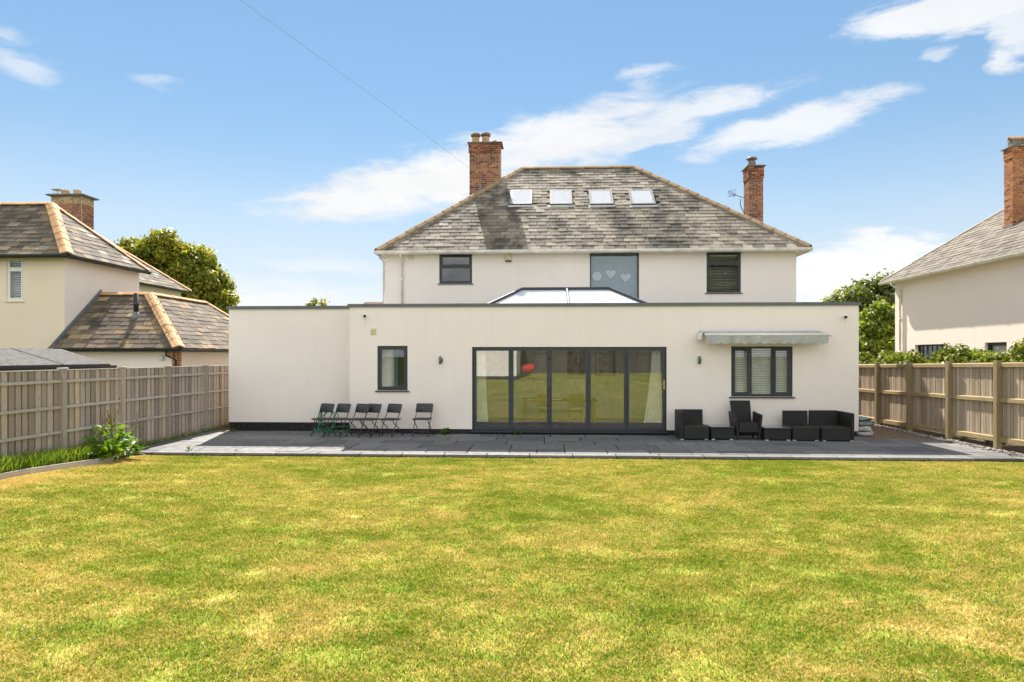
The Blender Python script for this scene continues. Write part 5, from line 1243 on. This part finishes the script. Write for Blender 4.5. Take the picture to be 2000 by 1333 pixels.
# curtains, blinds, table and pictures indoors
def curtain(label, xa0, xa1, xb0, xb1, z0_, z1_, Y, n=60, waves=9):
    """hangs from (xa0..xa1) at the top to (xb0..xb1) at the hem"""
    t = thing('curtain', label, 'curtain', ((xb0 + xb1) / 2, Y, z0_), group='curtains in the glass doors'); g = MB(); vs = []; L_ = 8
    for l in range(L_ + 1):
        f = l / L_; z = z1_ + (z0_ - z1_) * f; e = f ** 1.6
        for i in range(n + 1):
            s = i / n; x = (xa0 + (xa1 - xa0) * s) * (1 - e) + (xb0 + (xb1 - xb0) * s) * e; vs.append((x, Y + .035 * math.sin(s * waves * 2 * math.pi + .5 * f) + .01 * math.sin(s * 31 + f * 4), z))
    m = n + 1; g.add(vs, [(l * m + i, l * m + i + 1, (l + 1) * m + i + 1, (l + 1) * m + i) for l in range(L_) for i in range(n)])
    part('cloth', g, M['curtain'], t, True)
    part('heading_tape', MB().box(min(xa0, xa1), max(xa0, xa1), Y - .012, Y + .012, z1_, z1_ + .05), M['curtain'], t)
ci = YF + .17; cz1 = bif[3] - .06
curtain('cream curtain hanging straight behind the first glass door panel', P(930, 700, ci).x, P(948, 700, ci).x, P(931, 700, ci).x, P(953, 700, ci).x, P(940, 824, ci).z, cz1, ci)
curtain('cream curtain flaring out at the hem behind the last glass door panel', P(1273, 700, ci).x, P(1289, 700, ci).x, P(1257, 700, ci).x, P(1296, 700, ci).x, P(1276, 826, ci).z, cz1, ci)
labs = ['cream slatted blind in the first pane of the window under the awning', 'cream slatted blind in the wide middle pane of the window under the awning', 'cream slatted blind in the last pane of the window under the awning']
for (a, b), lb_ in zip([(tw[0] + .07, xa - .01), (xa + .03, xb + .01), (xb + .05, tw[1] - .07)], labs): blind('window_blind', lb_, a, b, tw[2] + .06, tw[3] - .06, YF + .16, 25, M['blind'], 50, 'slatted blinds under the awning', .045)
blind('window_blind', 'half-open slatted blind in the upstairs window nearest the right corner', w3[0] + .07, w3[1] - .07, w3[2] + .06, w3[3] - .1, YH + .15, 22, M['blind'], 16)
part('roller_sheet', MB().box(w2[0] + .06, w2[1] - .06, YH + .20, YH + .206, w2[2], w2[3] - .06), M['roller'], thing('roller_blind', 'grey-blue blind filling the large plain upstairs window', 'blind', ((w2[0] + w2[1]) / 2, YH + .2, w2[2])))
for px, py in ((1166, 540), (1193, 535), (1222, 542)):
    q = P(px, py, YH + .18); t = thing('paper_heart', {1166: 'pale paper ball hanging in the large upstairs window', 1193: 'pale paper heart hanging in the middle of the large upstairs window', 1222: 'pale paper heart hanging at the right of the large upstairs window'}[px], 'ornament', tuple(q)); g = MB()
    hs = [(.16 * math.sin(a) ** 3, .13 * math.cos(a) - .05 * math.cos(2 * a) - .02 * math.cos(3 * a)) for a in [2 * math.pi * i / 20 for i in range(20)]] if px != 1166 else [(.15 * math.sin(2 * math.pi * i / 20), .15 * math.cos(2 * math.pi * i / 20)) for i in range(20)]
    g.add([(q.x + a, q.y, q.z + b) for a, b in hs] + [(q.x + a, q.y + .01, q.z + b) for a, b in hs], [tuple(range(20)), tuple(range(39, 19, -1))] + [(i, (i + 1) % 20, 20 + (i + 1) % 20, 20 + i) for i in range(20)]); part('paper_shape', g, M['heart'], t)
    part('thread', MB().tube([(q.x, q.y + .005, q.z + .12), (q.x, q.y + .005, w2[3] - .05)], .002, 4), M['heart'], t)
# window-side folds and reflector panel in the small window
q0_, q1_ = P(744, 700, YF + .3).x, P(763, 700, YF + .3).x
t = thing('white_panel', 'bowed white panel standing inside the single ground-floor window', 'panel', (q0_, YF + .35, sw[2])); g = MB(); vs = []
for i in range(9):
    f = i / 8; z = sw[2] + .02 + (sw[3] - sw[2] - .05) * f; bo = .06 * math.sin(f * math.pi)
    vs += [(q0_ - .1, YF + .34, z), (q1_ - bo * .8, YF + .36, z), (q1_ + .06 - .2 * bo, YF + .5, z)]
g.add(vs, [(3 * i + k, 3 * i + 1 + k, 3 * i + 4 + k, 3 * i + 3 + k) for i in range(8) for k in range(2)]); part('panel_sheet', g, M['curtain'], t, True)
part('panel_side', MB().add([(q1_ + .062 - .012 * math.sin(i / 8 * math.pi), YF + .5, sw[2] + .02 + (sw[3] - sw[2] - .05) * i / 8) for i in range(9)] + [(q1_ + .13, YF + .62, sw[2] + .02 + (sw[3] - sw[2] - .05) * i / 8) for i in range(9)], [(i, i + 1, i + 10, i + 9) for i in range(8)]), plain('blue_fabric', (0.12, 0.26, 0.36), 0.8), t)
def dining():
    x0, x1, y0, y1 = P(1020, 700, 20).x, P(1165, 700, 20).x, 19.7, 20.7
    t = thing('dining_table', 'wooden dining table seen dimly through the glass doors', 'table', ((x0 + x1) / 2, 20.2, .05)); part('table_top', MB().bbox(x0, x1, y0, y1, .76, .80, .008), M['wood_table'], t)
    for x in (x0 + .08, x1 - .08):
        for y in (y0 + .08, y1 - .08): part('leg', MB().bbox(x - .035, x + .035, y - .035, y + .035, .05, .761, .005), M['wood_table'], t)
    for i, (f, lab) in enumerate(((.16, 'pale placemat at the left end of the dining table'), (.45, 'pale placemat in the middle of the dining table'), (.82, 'pale placemat at the right end of the dining table'))):
        x = x0 + (x1 - x0) * f; tag(part('placemat', MB().bbox(x - .16, x + .16, y0 + .05, y0 + .3, .801, .815, .003), M['white_plastic']), lab, 'placemat', 'placemats on the dining table')
    for i, (f, lab) in enumerate(((.3, 'wooden dining chair at the near side, left of centre, behind the glass doors'), (.72, 'wooden dining chair at the near side, right of centre, behind the glass doors'))):
        x = x0 + (x1 - x0) * f; c = thing('dining_chair', lab, 'chair', (x, y0 - .1, .05), group='dining chairs')
        part('seat', MB().bbox(x - .22, x + .22, y0 - .3, y0 + .12, .46, .50, .01), M['wood_table'], c); part('backrest', MB().bbox(x - .21, x + .21, y0 - .34, y0 - .305, .62, 1.0, .01), M['wood_table'], c)
        for a in (-.19, .19): part('leg', MB().bbox(x + a - .018, x + a + .018, y0 - .34, y0 - .302, .05, 1.02 if False else .62, .003), M['wood_table'], c); part('leg', MB().bbox(x + a - .018, x + a + .018, y0 + .06, y0 + .1, .05, .461, .003), M['wood_table'], c)
    for px0, px1, py0, py1, lab in ((1108, 1142, 684, 733, 'tall framed picture on the far wall behind the middle door panel'), (1161, 1202, 684, 733, 'tall framed picture on the far wall behind the fourth door panel')):
        Y = YH - .10; a, b = P(px0, 700, Y).x, P(px1, 700, Y).x; z0_, z1_ = P(1120, py1, Y).z, P(1120, py0 - 6, Y).z
        t = thing('picture', lab, 'picture', ((a + b) / 2, Y, z0_), group='framed pictures indoors'); part('picture_frame', MB().ring(a, b, z0_, z1_, .05, Y - .02, Y + .02), M['black_frame'], t); part('canvas', MB().box(a + .04, b - .04, Y, Y + .012, z0_ + .04, z1_ - .04), plain('mottled_picture', (.35, .31, .24), .7, var=.7, scale=7), t)
dining()

# bags, patio bits
def bag(label, x, y, z, w, d, h, mat, sd):
    r = random.Random(sd); g = MB(); n, m = 22, 8; vs = []; sk_ = [r.uniform(-.10, .10) for _ in range(4)]
    for j in range(m + 1):
        f = j / m; a = math.pi * (f - .5)
        for i in range(n):
            t = 2 * math.pi * i / n; c, s = math.cos(t), math.sin(t); k = (abs(c) ** 5 + abs(s) ** 5) ** (-1 / 5); e = math.cos(a) ** .3 if abs(a) < 1.56 else 0.3
            wob = 1 + r.uniform(-.13, .10); vs.append((x + c * k * e * w / 2 * wob, y + s * k * e * d / 2 * wob, z + h / 2 + math.sin(a) * h / 2 * (1 + (f > .5) * (sk_[0] + sk_[1] * 3 * c + sk_[2] * 3 * s + r.uniform(-.16, .10)))))
    g.add(vs, [(j * n + i, j * n + (i + 1) % n, (j + 1) * n + (i + 1) % n, (j + 1) * n + i) for j in range(m) for i in range(n)] + [tuple(range(n - 1, -1, -1)), tuple(range(m * n, m * n + n))])
    return tag(part('plastic_sack', g, mat, smooth=True), label, 'sack', 'sacks stacked at the house corner')
bxx = XR + .17
bag('dirty white plastic sack lying lowest at the house corner', bxx + .0, 18.2, -.012, .42, .62, .15, M['bag_white'], 1)
bag('crumpled white sack second up in the pile at the house corner', bxx - .01, 18.22, .13, .38, .58, .12, M['bag_white'], 2)
bag('grey-green plastic sack near the top of the pile at the house corner', bxx + .03, 18.25, .245, .44, .62, .15, M['bag'], 3)
bag('grey-green plastic sack on top of the pile at the house corner', bxx + .0, 18.25, .385, .38, .56, .11, M['bag'], 4)
q = G(1111, 860); t = thing('drain_cover', 'recessed rectangular drain cover in the paving before the glass doors', 'drain cover', (q.x, q.y, 0))
part('cover_frame', MB().add([(a + q.x, b + q.y, c) for a, b, c in [(x, y, z) for x, z, y in []]] or [], []).box(q.x - .26, q.x + .26, q.y - .22, q.y - .19, -.01, .004), M['mesh_black'], t)
part('cover_frame', MB().box(q.x - .26, q.x + .26, q.y + .19, q.y + .22, -.01, .004), M['mesh_black'], t); part('cover_frame', MB().box(q.x - .26, q.x - .235, q.y - .19, q.y + .19, -.01, .004), M['mesh_black'], t); part('cover_frame', MB().box(q.x + .235, q.x + .26, q.y - .19, q.y + .19, -.01, .004), M['mesh_black'], t)
part('cover_tray', MB().bbox(q.x - .235, q.x + .235, q.y - .19, q.y + .19, -.01, .003, .002), M['slab'], t)

# ------------------------------------------------------------------ plants
def leaf_shape(l, w, bend, mat, name='leaf', n=5):
    vs = []; fs = []
    for i in range(n + 1):
        f = i / n; ww = w * math.sin(math.pi * min(1, f * .93 + .05)) ** .75 * (1 - .25 * f); z = bend * f * f * l; y = l * f
        vs += [(-ww / 2, y, z + .12 * ww), (0, y, z), (ww / 2, y, z + .12 * ww)]
    for i in range(n):
        for k in range(2): fs.append((3 * i + k, 3 * i + k + 1, 3 * i + k + 4, 3 * i + k + 3))
    mb = MB(); mb.add(vs, fs); return mb.mesh(name, mat=mat)
def leafy_plant(name, label, cat, x, y, z, n, lmin, lmax, hmax, spread, mat, seed, group=None, wr=.42, stems=True):
    r = random.Random(seed); t = thing(name, label, cat, (x, y, z), group=group)
    shapes = [leaf_shape(1, wr * f, b, mat) for f, b in ((1, -.35), (.85, -.6), (1.15, -.15), (.9, .1))]
    for i in range(n):
        a = r.uniform(0, 2 * math.pi); hh = hmax * r.random() ** 1.5; rad = spread * (1 - .55 * hh / max(hmax, .01)) * r.random() ** .6; l = r.uniform(lmin, lmax) * (1 - .45 * hh / max(hmax, .01))
        Mx = Matrix.Translation((x + rad * math.cos(a), y + rad * math.sin(a), z + hh + .01)) @ Matrix.Rotation(a - math.pi / 2 + r.gauss(0, .7), 4, 'Z') @ Matrix.Rotation(r.uniform(.1, 1.0), 4, 'X') @ Matrix.Rotation(r.gauss(0, .4), 4, 'Y') @ Matrix.Diagonal((l, l, l, 1))
        piece('leaf', r.choice(shapes), Mx, t)
    return t
q = G(178, 893, .02)
dk = leafy_plant('dock_plant', 'big glossy dock plant with rusty seed spikes at the bed corner by the patio', 'plant', -8.82, 13.45, .0, 200, .18, .34, .62, .50, M['leaf_dock'], 5)
r = random.Random(3)
for i in range(11):
    x, y = -8.88 + r.gauss(0, .16), 13.5 + r.gauss(0, .18); h = r.uniform(.7, 1.12); lx, ly = r.gauss(0, .16), r.gauss(0, .12)
    g = MB(); g.tube([(x, y, .04), (x + lx * .4, y + ly * .4, h * .5), (x + lx, y + ly, h)], [.008, .006, .003], 5); part('stem', g, M['leaf_dock'], dk)
    g = MB(); V = []
    for k in range(46):
        f = r.uniform(.55, 1.0); px_, py_, pz = x + lx * f * f, y + ly * f * f, h * f; a = r.uniform(0, 6.28); o = .028 * (1.25 - f); s = r.uniform(.008, .014); cx_, cy_ = px_ + o * math.cos(a), py_ + o * math.sin(a)
        g.add([(cx_ - s, cy_, pz), (cx_, cy_ - s, pz + .004), (cx_ + s, cy_, pz + .002), (cx_, cy_ + s * .4, pz + s * 1.8)], [(0, 1, 3), (1, 2, 3), (2, 0, 3)])
    part('seed_spike', g, M['seed'], dk, kind='stuff')
def blades(name, label, region, n, hmin, hmax, w, mat, seed, lean=.5):
    r = np.random.default_rng(seed); V = np.zeros((n, 7, 3)); x, y, z = region(r, n); h = r.uniform(hmin, hmax, n); a = r.uniform(0, 6.283, n); la = r.uniform(0, 6.283, n); ll = lean * h * r.uniform(.2, 1, n); ww = w * r.uniform(.6, 1.3, n)
    for k, (f, wf) in enumerate(((0, 1), (.4, .9), (.75, .55))):
        for s in (0, 1):
            sg = -1 if s == 0 else 1
            V[:, 2 * k + s, 0] = x + sg * np.cos(a) * ww / 2 * wf + np.cos(la) * ll * f ** 2; V[:, 2 * k + s, 1] = y + sg * np.sin(a) * ww / 2 * wf + np.sin(la) * ll * f ** 2; V[:, 2 * k + s, 2] = z + h * f * (1 - .12 * f)
    V[:, 6, 0] = x + np.cos(la) * ll; V[:, 6, 1] = y + np.sin(la) * ll; V[:, 6, 2] = z + h * .86
    i = np.arange(n)[:, None] * 7
    F = np.concatenate([i + np.array([[0, 1, 3]]), i + np.array([[0, 3, 2]]), i + np.array([[2, 3, 5]]), i + np.array([[2, 5, 4]]), i + np.array([[4, 5, 6]])])
    o = bpy.data.objects.new(name, np_mesh(name, V.reshape(-1, 3), F, mat)); COL.objects.link(o); return tag(o, label, 'grass', kind='stuff')
def bed(r, n):
    y = r.uniform(7, 13.5, n); x = -8.86 - r.random(n) * .46; return x, y, np.array([lawn_z(-8.8, b) + .06 for b in y])
blades('bed_grass', 'long uncut grass in the bed along the slatted fence', bed, 7000, .10, .42, .011, M['tall_grass'], 5, .8)
def foot(r, n):
    y = 13.6 + (20 - 13.6) * r.random(n) ** 1.3; return -9.27 + .05 * r.random(n), y, np.full(n, -.01)
blades('fence_foot_grass', 'weedy grass growing along the foot of the slatted fence by the paving', foot, 900, .04, .22, .009, M['tall_grass'], 6, .6)
for k, (px, h) in enumerate(((256, .62), (272, .55), (243, .4), (226, .35), (398, .22))):
    yy = PX(px, 800, -9.24).y; t = leafy_plant('weed', ['tallest leggy weed against the slatted fence beyond the dock plant', 'second leggy weed against the slatted fence beyond the dock plant', 'short weed stem against the third fence panel', 'short bushy weed beside the fence post near the dock plant', 'small weed at the fence foot near the side passage'][k], 'weed', -9.22, yy, 0, 26, .05, .10, h, .07, M['weed'], 50 + k, 'weeds along the slatted fence')
    part('stem', MB().tube([(-9.22, yy, 0), (-9.21, yy + .02, h + .05)], [.005, .002], 5), M['weed'], t)
for k, (px, py, n, l, lab) in enumerate(((370, 880, 22, .13, 'tuft of weeds between the sunlit slabs on the left of the patio'), (458, 843, 16, .12, 'small weed at the corner of the wing plinth'), (870, 849, 34, .20, 'leafy green plant growing at the wall beside the lone folding chair'), (1010, 847, 24, .16, 'dandelion-like weed below the second glass door panel'),
        (1932, 868, 30, .16, 'leafy weed at the foot of the near fence post on the right'), (1885, 862, 18, .13, 'small weed in the gravel by the right fence'), (1852, 865, 14, .10, 'low tuft at the edge of the right-hand slabs'), (668, 873, 12, .08, 'flat weed in the slab joint in front of the first folding chair'), (462, 880, 10, .06, 'flat moss weed in the joint of the sunlit front slabs'))):
    q = G(px, py, 0); leafy_plant('weed', lab, 'weed', q.x, min(q.y, 17.93) if 480 < px < 1400 else q.y, 0, n, l * .6, l, l * .5, l * .5, M['weed'], 70 + k, 'weeds in the paving', .38)

def crown(name, parent, mat, blobs, n, size, seed, aspect=1.6):
    """leaf faces spread over and inside a set of ellipsoid clumps"""
    r = np.random.default_rng(seed); B = np.array(blobs, float); vol = B[:, 3] * B[:, 4]; pick = r.choice(len(B), n, p=vol / vol.sum())
    d = r.normal(size=(n, 3)); d /= np.linalg.norm(d, axis=1)[:, None]; rad = np.abs(r.normal(.86, .24, n))
    C = B[pick, :3] + d * B[pick][:, [3, 3, 4]] * rad[:, None]
    nrm = d + r.normal(size=(n, 3)) * .75 + np.array([0, 0, .45]); nrm /= np.linalg.norm(nrm, axis=1)[:, None]
    t = np.cross(nrm, r.normal(size=(n, 3))); t /= np.linalg.norm(t, axis=1)[:, None]; b = np.cross(nrm, t)
    s = size * r.uniform(.6, 1.3, n)[:, None]; l = s * aspect
    V = np.stack([C - t * l / 2, C + b * s / 2 + nrm * s * .12, C + t * l / 2, C - b * s / 2 + nrm * s * .12], 1)
    off = np.array(OFF[root_of(parent).name]); V = V.reshape(-1, 3) - off
    F = np.arange(4 * n).reshape(n, 4); o = bpy.data.objects.new(name, np_mesh(name, V, F, mat)); COL.objects.link(o); o.parent = parent; return o
def limbs(parent, base, top, r0, blobs, seed, n=9):
    r = random.Random(seed); b, t = Vector(base), Vector(top)
    part('trunk', MB().tube([b, b.lerp(t, .35) + Vector((r.gauss(0, .06), r.gauss(0, .06), 0)), b.lerp(t, .7) + Vector((r.gauss(0, .1), r.gauss(0, .1), 0)), t], [r0, r0 * .8, r0 * .55, r0 * .2], 10), M['bark'], parent, True)
    for bl_ in r.sample(blobs, min(n, len(blobs))):
        s = b.lerp(t, r.uniform(.35, .8)); e = Vector(bl_[:3]); m_ = s.lerp(e, .5) + Vector((0, 0, .25)); part('limb', MB().tube([s, m_, e], [r0 * .35, r0 * .22, r0 * .07], 6), M['bark'], parent, True)
def clumps(c, rad, n, cr, seed, squash=.8, low=-.5):
    r = random.Random(seed); out = []
    while len(out) < n:
        d = Vector((r.gauss(0, 1), r.gauss(0, 1), r.gauss(0, 1))).normalized()
        if d.z < low: continue
        k = r.uniform(.55, .98); s = cr * r.uniform(.65, 1.25); out.append((c[0] + d.x * rad[0] * k, c[1] + d.y * rad[1] * k, c[2] + d.z * rad[2] * k, s, s * squash))
    return out
def tree(label, Y, px, ztop_py, blobs, mat, n, size, r0, seed, name='broadleaf_tree', group=None):
    q = P(px, 700, Y); t = thing(name, label, 'tree', (q.x, Y, -.28), group=group); zt_ = max(b[2] for b in blobs)
    crown('crown', t, mat, blobs, n, size, seed); limbs(t, (q.x, Y, -.28), (q.x, Y, zt_ * .85), r0, blobs, seed); return t
# big tree behind the left house
def at(px, py, Y): return tuple(P(px, py, Y))
B = []
for px, py, R_ in ((318, 510, 1.9), (280, 520, 1.7), (355, 520, 1.6), (330, 560, 2.2), (395, 570, 1.7), (290, 590, 2.3), (380, 610, 2.2), (425, 600, 1.1), (340, 640, 2.4), (264, 502, .9), (378, 540, 1.6), (345, 503, 1.3), (405, 565, 1.5), (300, 545, 1.8)):
    q = at(px, py, 45); B += clumps(q, (R_, R_ * 1.1, R_ * .95), 12, .70, px + py, .8, -.9)
tree('large rounded green sycamore rising behind the roofs of the left-hand house', 45, 335, 0, B, M['leaf_tree'], 70000, .18, .35, 1)
B = clumps(at(1690, 600, 50), (2.1, 2.2, 2.0), 26, .75, 5, .75, -.8) + clumps(at(1700, 640, 50), (2.0, 2, 1.6), 10, .8, 6, .75)
tree('dark spreading tree far behind the right end of the extension', 50, 1692, 0, B, M['leaf_dark'], 18000, .18, .25, 2)
B = []
for px, py, R_ in ((1738, 622, .9), (1712, 660, 1.25), (1745, 670, 1.3), (1690, 690, 1.2), (1725, 710, 1.5)): B += clumps(at(px, py, 33.5), (R_, R_, R_ * .9), 8, .42, px, .75, -.8)
tree('bright green bushy tree between the extension and the right-hand house', 33.5, 1718, 0, B, M['leaf_bright'], 15000, .15, .16, 3)
for k, (px, hw, py, lab) in enumerate(((613, 15, 583, 'small distant pointed treetop above the wing roof, left of two'), (632, 12, 585, 'small distant pointed treetop above the wing roof, right of two'))):
    Y = 75.0; q = P(px, py, Y); B = [(q.x + random.gauss(0, .1 + .09 * i), Y + random.gauss(0, .3), q.z - .35 - i * .42, .36 + .10 * i, .42) for i in range(12)]
    tree(lab, Y, px, py, B, M['leaf_tree'], 2200, .2, .12, 8 + k, 'distant_tree', 'distant treetops above the wing')
# hedge shoots over the right fence: separate bushes
for k, (y0_, y1_, top) in enumerate(((21.0, 24.5, 1.98), (17.0, 20.6, 2.04), (15.4, 17.4, 1.90), (12.3, 15.6, 2.20))):
    r = random.Random(k); B = []
    for i in range(int((y1_ - y0_) * 8)): yy = r.uniform(y0_, y1_); B.append((10.55 + r.gauss(0, .12), yy, top - .02 + .0175 * (22.4 - yy) * .8 - r.random() ** 2 * .9 + r.uniform(-.05, .10), .22, .18))
    t = thing('hedge_bush', ['yellow-green hedge top over the fence by the bushy tree', 'yellow-green hedge top over the fence before the barred window', 'low hedge top over the fence between the two windows', 'yellow-green hedge top over the fence at the right picture edge'][k], 'hedge', (10.55, (y0_ + y1_) / 2, -.28), group='hedge behind the right fence')
    crown('foliage', t, M['leaf_hedge'], B, int((y1_ - y0_) * 1000), .075, 30 + k, 1.7)
    part('stem', MB().tube([(10.6, (y0_ + y1_) / 2, -.28), (10.58, (y0_ + y1_) / 2 + .05, 1.5)], [.04, .02], 6), M['bark'], t)

# ------------------------------------------------------------------ far houses
Y = 60.0; a, b = P(1672, 600, Y), P(1712, 600, Y); t = thing('distant_house', 'distant brown-tiled house glimpsed beside the extension corner', 'house', (b.x, Y + 4, -.28)); rz1 = P(1690, 599, Y + 3).z; rz0 = P(1690, 632, Y).z
part('roof', MB().hexa([(a.x - 4, Y, rz0), (b.x + 3, Y, rz0), (b.x + 3, Y + 6, rz0), (a.x - 4, Y + 6, rz0)], [(a.x - 4, Y + 2.9, rz1), (b.x + 3, Y + 2.9, rz1), (b.x + 3, Y + 3.1, rz1), (a.x - 4, Y + 3.1, rz1)]), M['terracotta_far'], t)
part('wall', MB().box(a.x - 3.8, b.x + 2.8, Y + .2, Y + 5.8, -.28, rz0 - .01), M['render_far'], t)
gx_ = P(1697, 620, Y - .5); g = MB(); ap = P(1696, 610, Y - .4); g.add([(ap.x - 1.1, Y - .4, ap.z - .75), (ap.x, Y - .4, ap.z), (ap.x + 1.1, Y - .4, ap.z - .75), (ap.x - 1.1, Y - .4, -.28), (ap.x + 1.1, Y - .4, -.28), (ap.x - 1.1, Y + 1, ap.z - .75), (ap.x, Y + 1, ap.z), (ap.x + 1.1, Y + 1, ap.z - .75), (ap.x - 1.1, Y + 1, -.28), (ap.x + 1.1, Y + 1, -.28)], [(0, 3, 4, 2, 1), (5, 6, 7, 9, 8), (0, 1, 6, 5), (1, 2, 7, 6), (0, 5, 8, 3), (2, 4, 9, 7)]); gb_ = part('gable', g, M['upvc'], t)
for s in (-1, 1): part('barge_board', MB().hexa([(ap.x, Y - .45, ap.z - .02), (ap.x + s * 1.25, Y - .45, ap.z - .87), (ap.x + s * 1.25, Y - .3, ap.z - .87), (ap.x, Y - .3, ap.z - .02)], [(ap.x, Y - .45, ap.z + .18), (ap.x + s * 1.25, Y - .45, ap.z - .67), (ap.x + s * 1.25, Y - .3, ap.z - .67), (ap.x, Y - .3, ap.z + .18)]), M['black_frame'], gb_)
for k, (p0, p1, py, Y, lab) in enumerate(((703, 790, 590.5, 70.0, 'distant low roof ridge peeping over the coping beside the upper storey'), (655, 676, 599, 85.0, 'distant rooftop barely showing over the wing coping'))):
    a, b = P(p0, py, Y), P(p1, py, Y); t = thing('distant_house', lab, 'house', ((a.x + b.x) / 2, Y, -.28)); z = a.z; part('roof', MB().hexa([(a.x - 1, Y - 3, z - 2), (b.x + 1, Y - 3, z - 2), (b.x + 1, Y + 3, z - 2), (a.x - 1, Y + 3, z - 2)], [(a.x + .6, Y - .1, z), (b.x - .6, Y - .1, z), (b.x - .6, Y + .1, z), (a.x + .6, Y + .1, z)]), M['terracotta_far'], t); part('wall', MB().box(a.x - .7, b.x + .7, Y - 2.7, Y + 2.7, -.28, z - 2.01), M['render_far'], t)

# ------------------------------------------------------------------ the garden behind the viewer, seen in the glass
BY = -22.0
t = thing('back_fence', 'dark grey board fence at the far end of the garden, reflected in the doors', 'fence', (0, BY, .6)); bmsh = MB().bbox(-.10, .10, -.012, .012, 0, 2.2, .003).mesh('board', mat=M['wood_dark'])
for i in range(96): piece('board', bmsh, Matrix.Translation((-9.4 + i * .204, BY, .55)), t)
for i in range(9): part('post', MB().box(-9.4 + i * 2.44 - .05, -9.4 + i * 2.44 + .05, BY + .013, BY + .11, .4, 2.85), M['wood_dark'], t)
for z in (.9, 2.3): part('rail', MB().box(-9.3, 10.1, BY + .0131, BY + .06, z, z + .08), M['wood_dark'], t)
ox1 = -2.2; t = thing('garden_building', 'white rendered garden building reflected in the first glass door panel', 'outbuilding', (-5.6, -17, 0)); gz = lawn_z(-5, -13.7)
part('wall', MB().box(-9.2, ox1, -21, -13.7, gz + .25, gz + 3.0), M['render'], t); part('plinth', MB().box(-9.18, ox1 - .02, -20.98, -13.68, gz - .3, gz + .249), M['plinth'], t); part('roof', MB().box(-9.35, ox1 + .15, -21.1, -13.5, gz + 3.001, gz + 3.2), M['anth_light'], t)
tx_, ty_ = -1.35, -14.2; tz = lawn_z(tx_, ty_); t = thing('red_chair', 'red bucket chair on crossed yellow legs, reflected in the second door panel', 'chair', (tx_, ty_, tz))
g = MB(); vs = []; n, m = 20, 6
for j in range(m + 1):
    f = j / m
    for i in range(n): a = 2 * math.pi * i / n; rr = .06 + .42 * math.sin(f * 1.5); hgt = .45 + .5 * f ** 2 * (1 + .35 * math.sin(a - .3) * -1); vs.append((tx_ + rr * math.cos(a), ty_ + rr * math.sin(a), tz + hgt))
g.add(vs, [(j * n + i, j * n + (i + 1) % n, (j + 1) * n + (i + 1) % n, (j + 1) * n + i) for j in range(m) for i in range(n)] + [tuple(range(n))]); part('bucket_seat', g, M['red_fabric'], t, True)
for a in (.6, 2.2, 3.7, 5.3): part('leg', MB().tube([(tx_ - .25 * math.cos(a), ty_ - .25 * math.sin(a), tz + .55), (tx_ + .33 * math.cos(a), ty_ + .33 * math.sin(a), tz)], .022, 7), M['yellow_metal'], t, True)
for k, (x, y, zc, rr, n_, lab) in enumerate(((19, -30, 9.5, 4.5, 9000, 'tall tree beyond the garden end, reflected in the upstairs window with the blind'), (7.5, -31, 6.0, 3.2, 3500, 'thin-topped tree beyond the garden end, reflected in the large upstairs window'), (-3, -34, 4.0, 3.0, 4000, 'low tree behind the end fence of the garden'))):
    B = clumps((x, y, zc), (rr, rr, rr), 30, rr * .27, 60 + k, .8, -.8); t = thing('garden_tree', lab, 'tree', (x, y, -.28), group='trees beyond the garden end'); crown('crown', t, M['leaf_dark'], B, n_, .32, 90 + k); limbs(t, (x, y, -.28), (x, y, zc + rr * .7), .3, B, k)
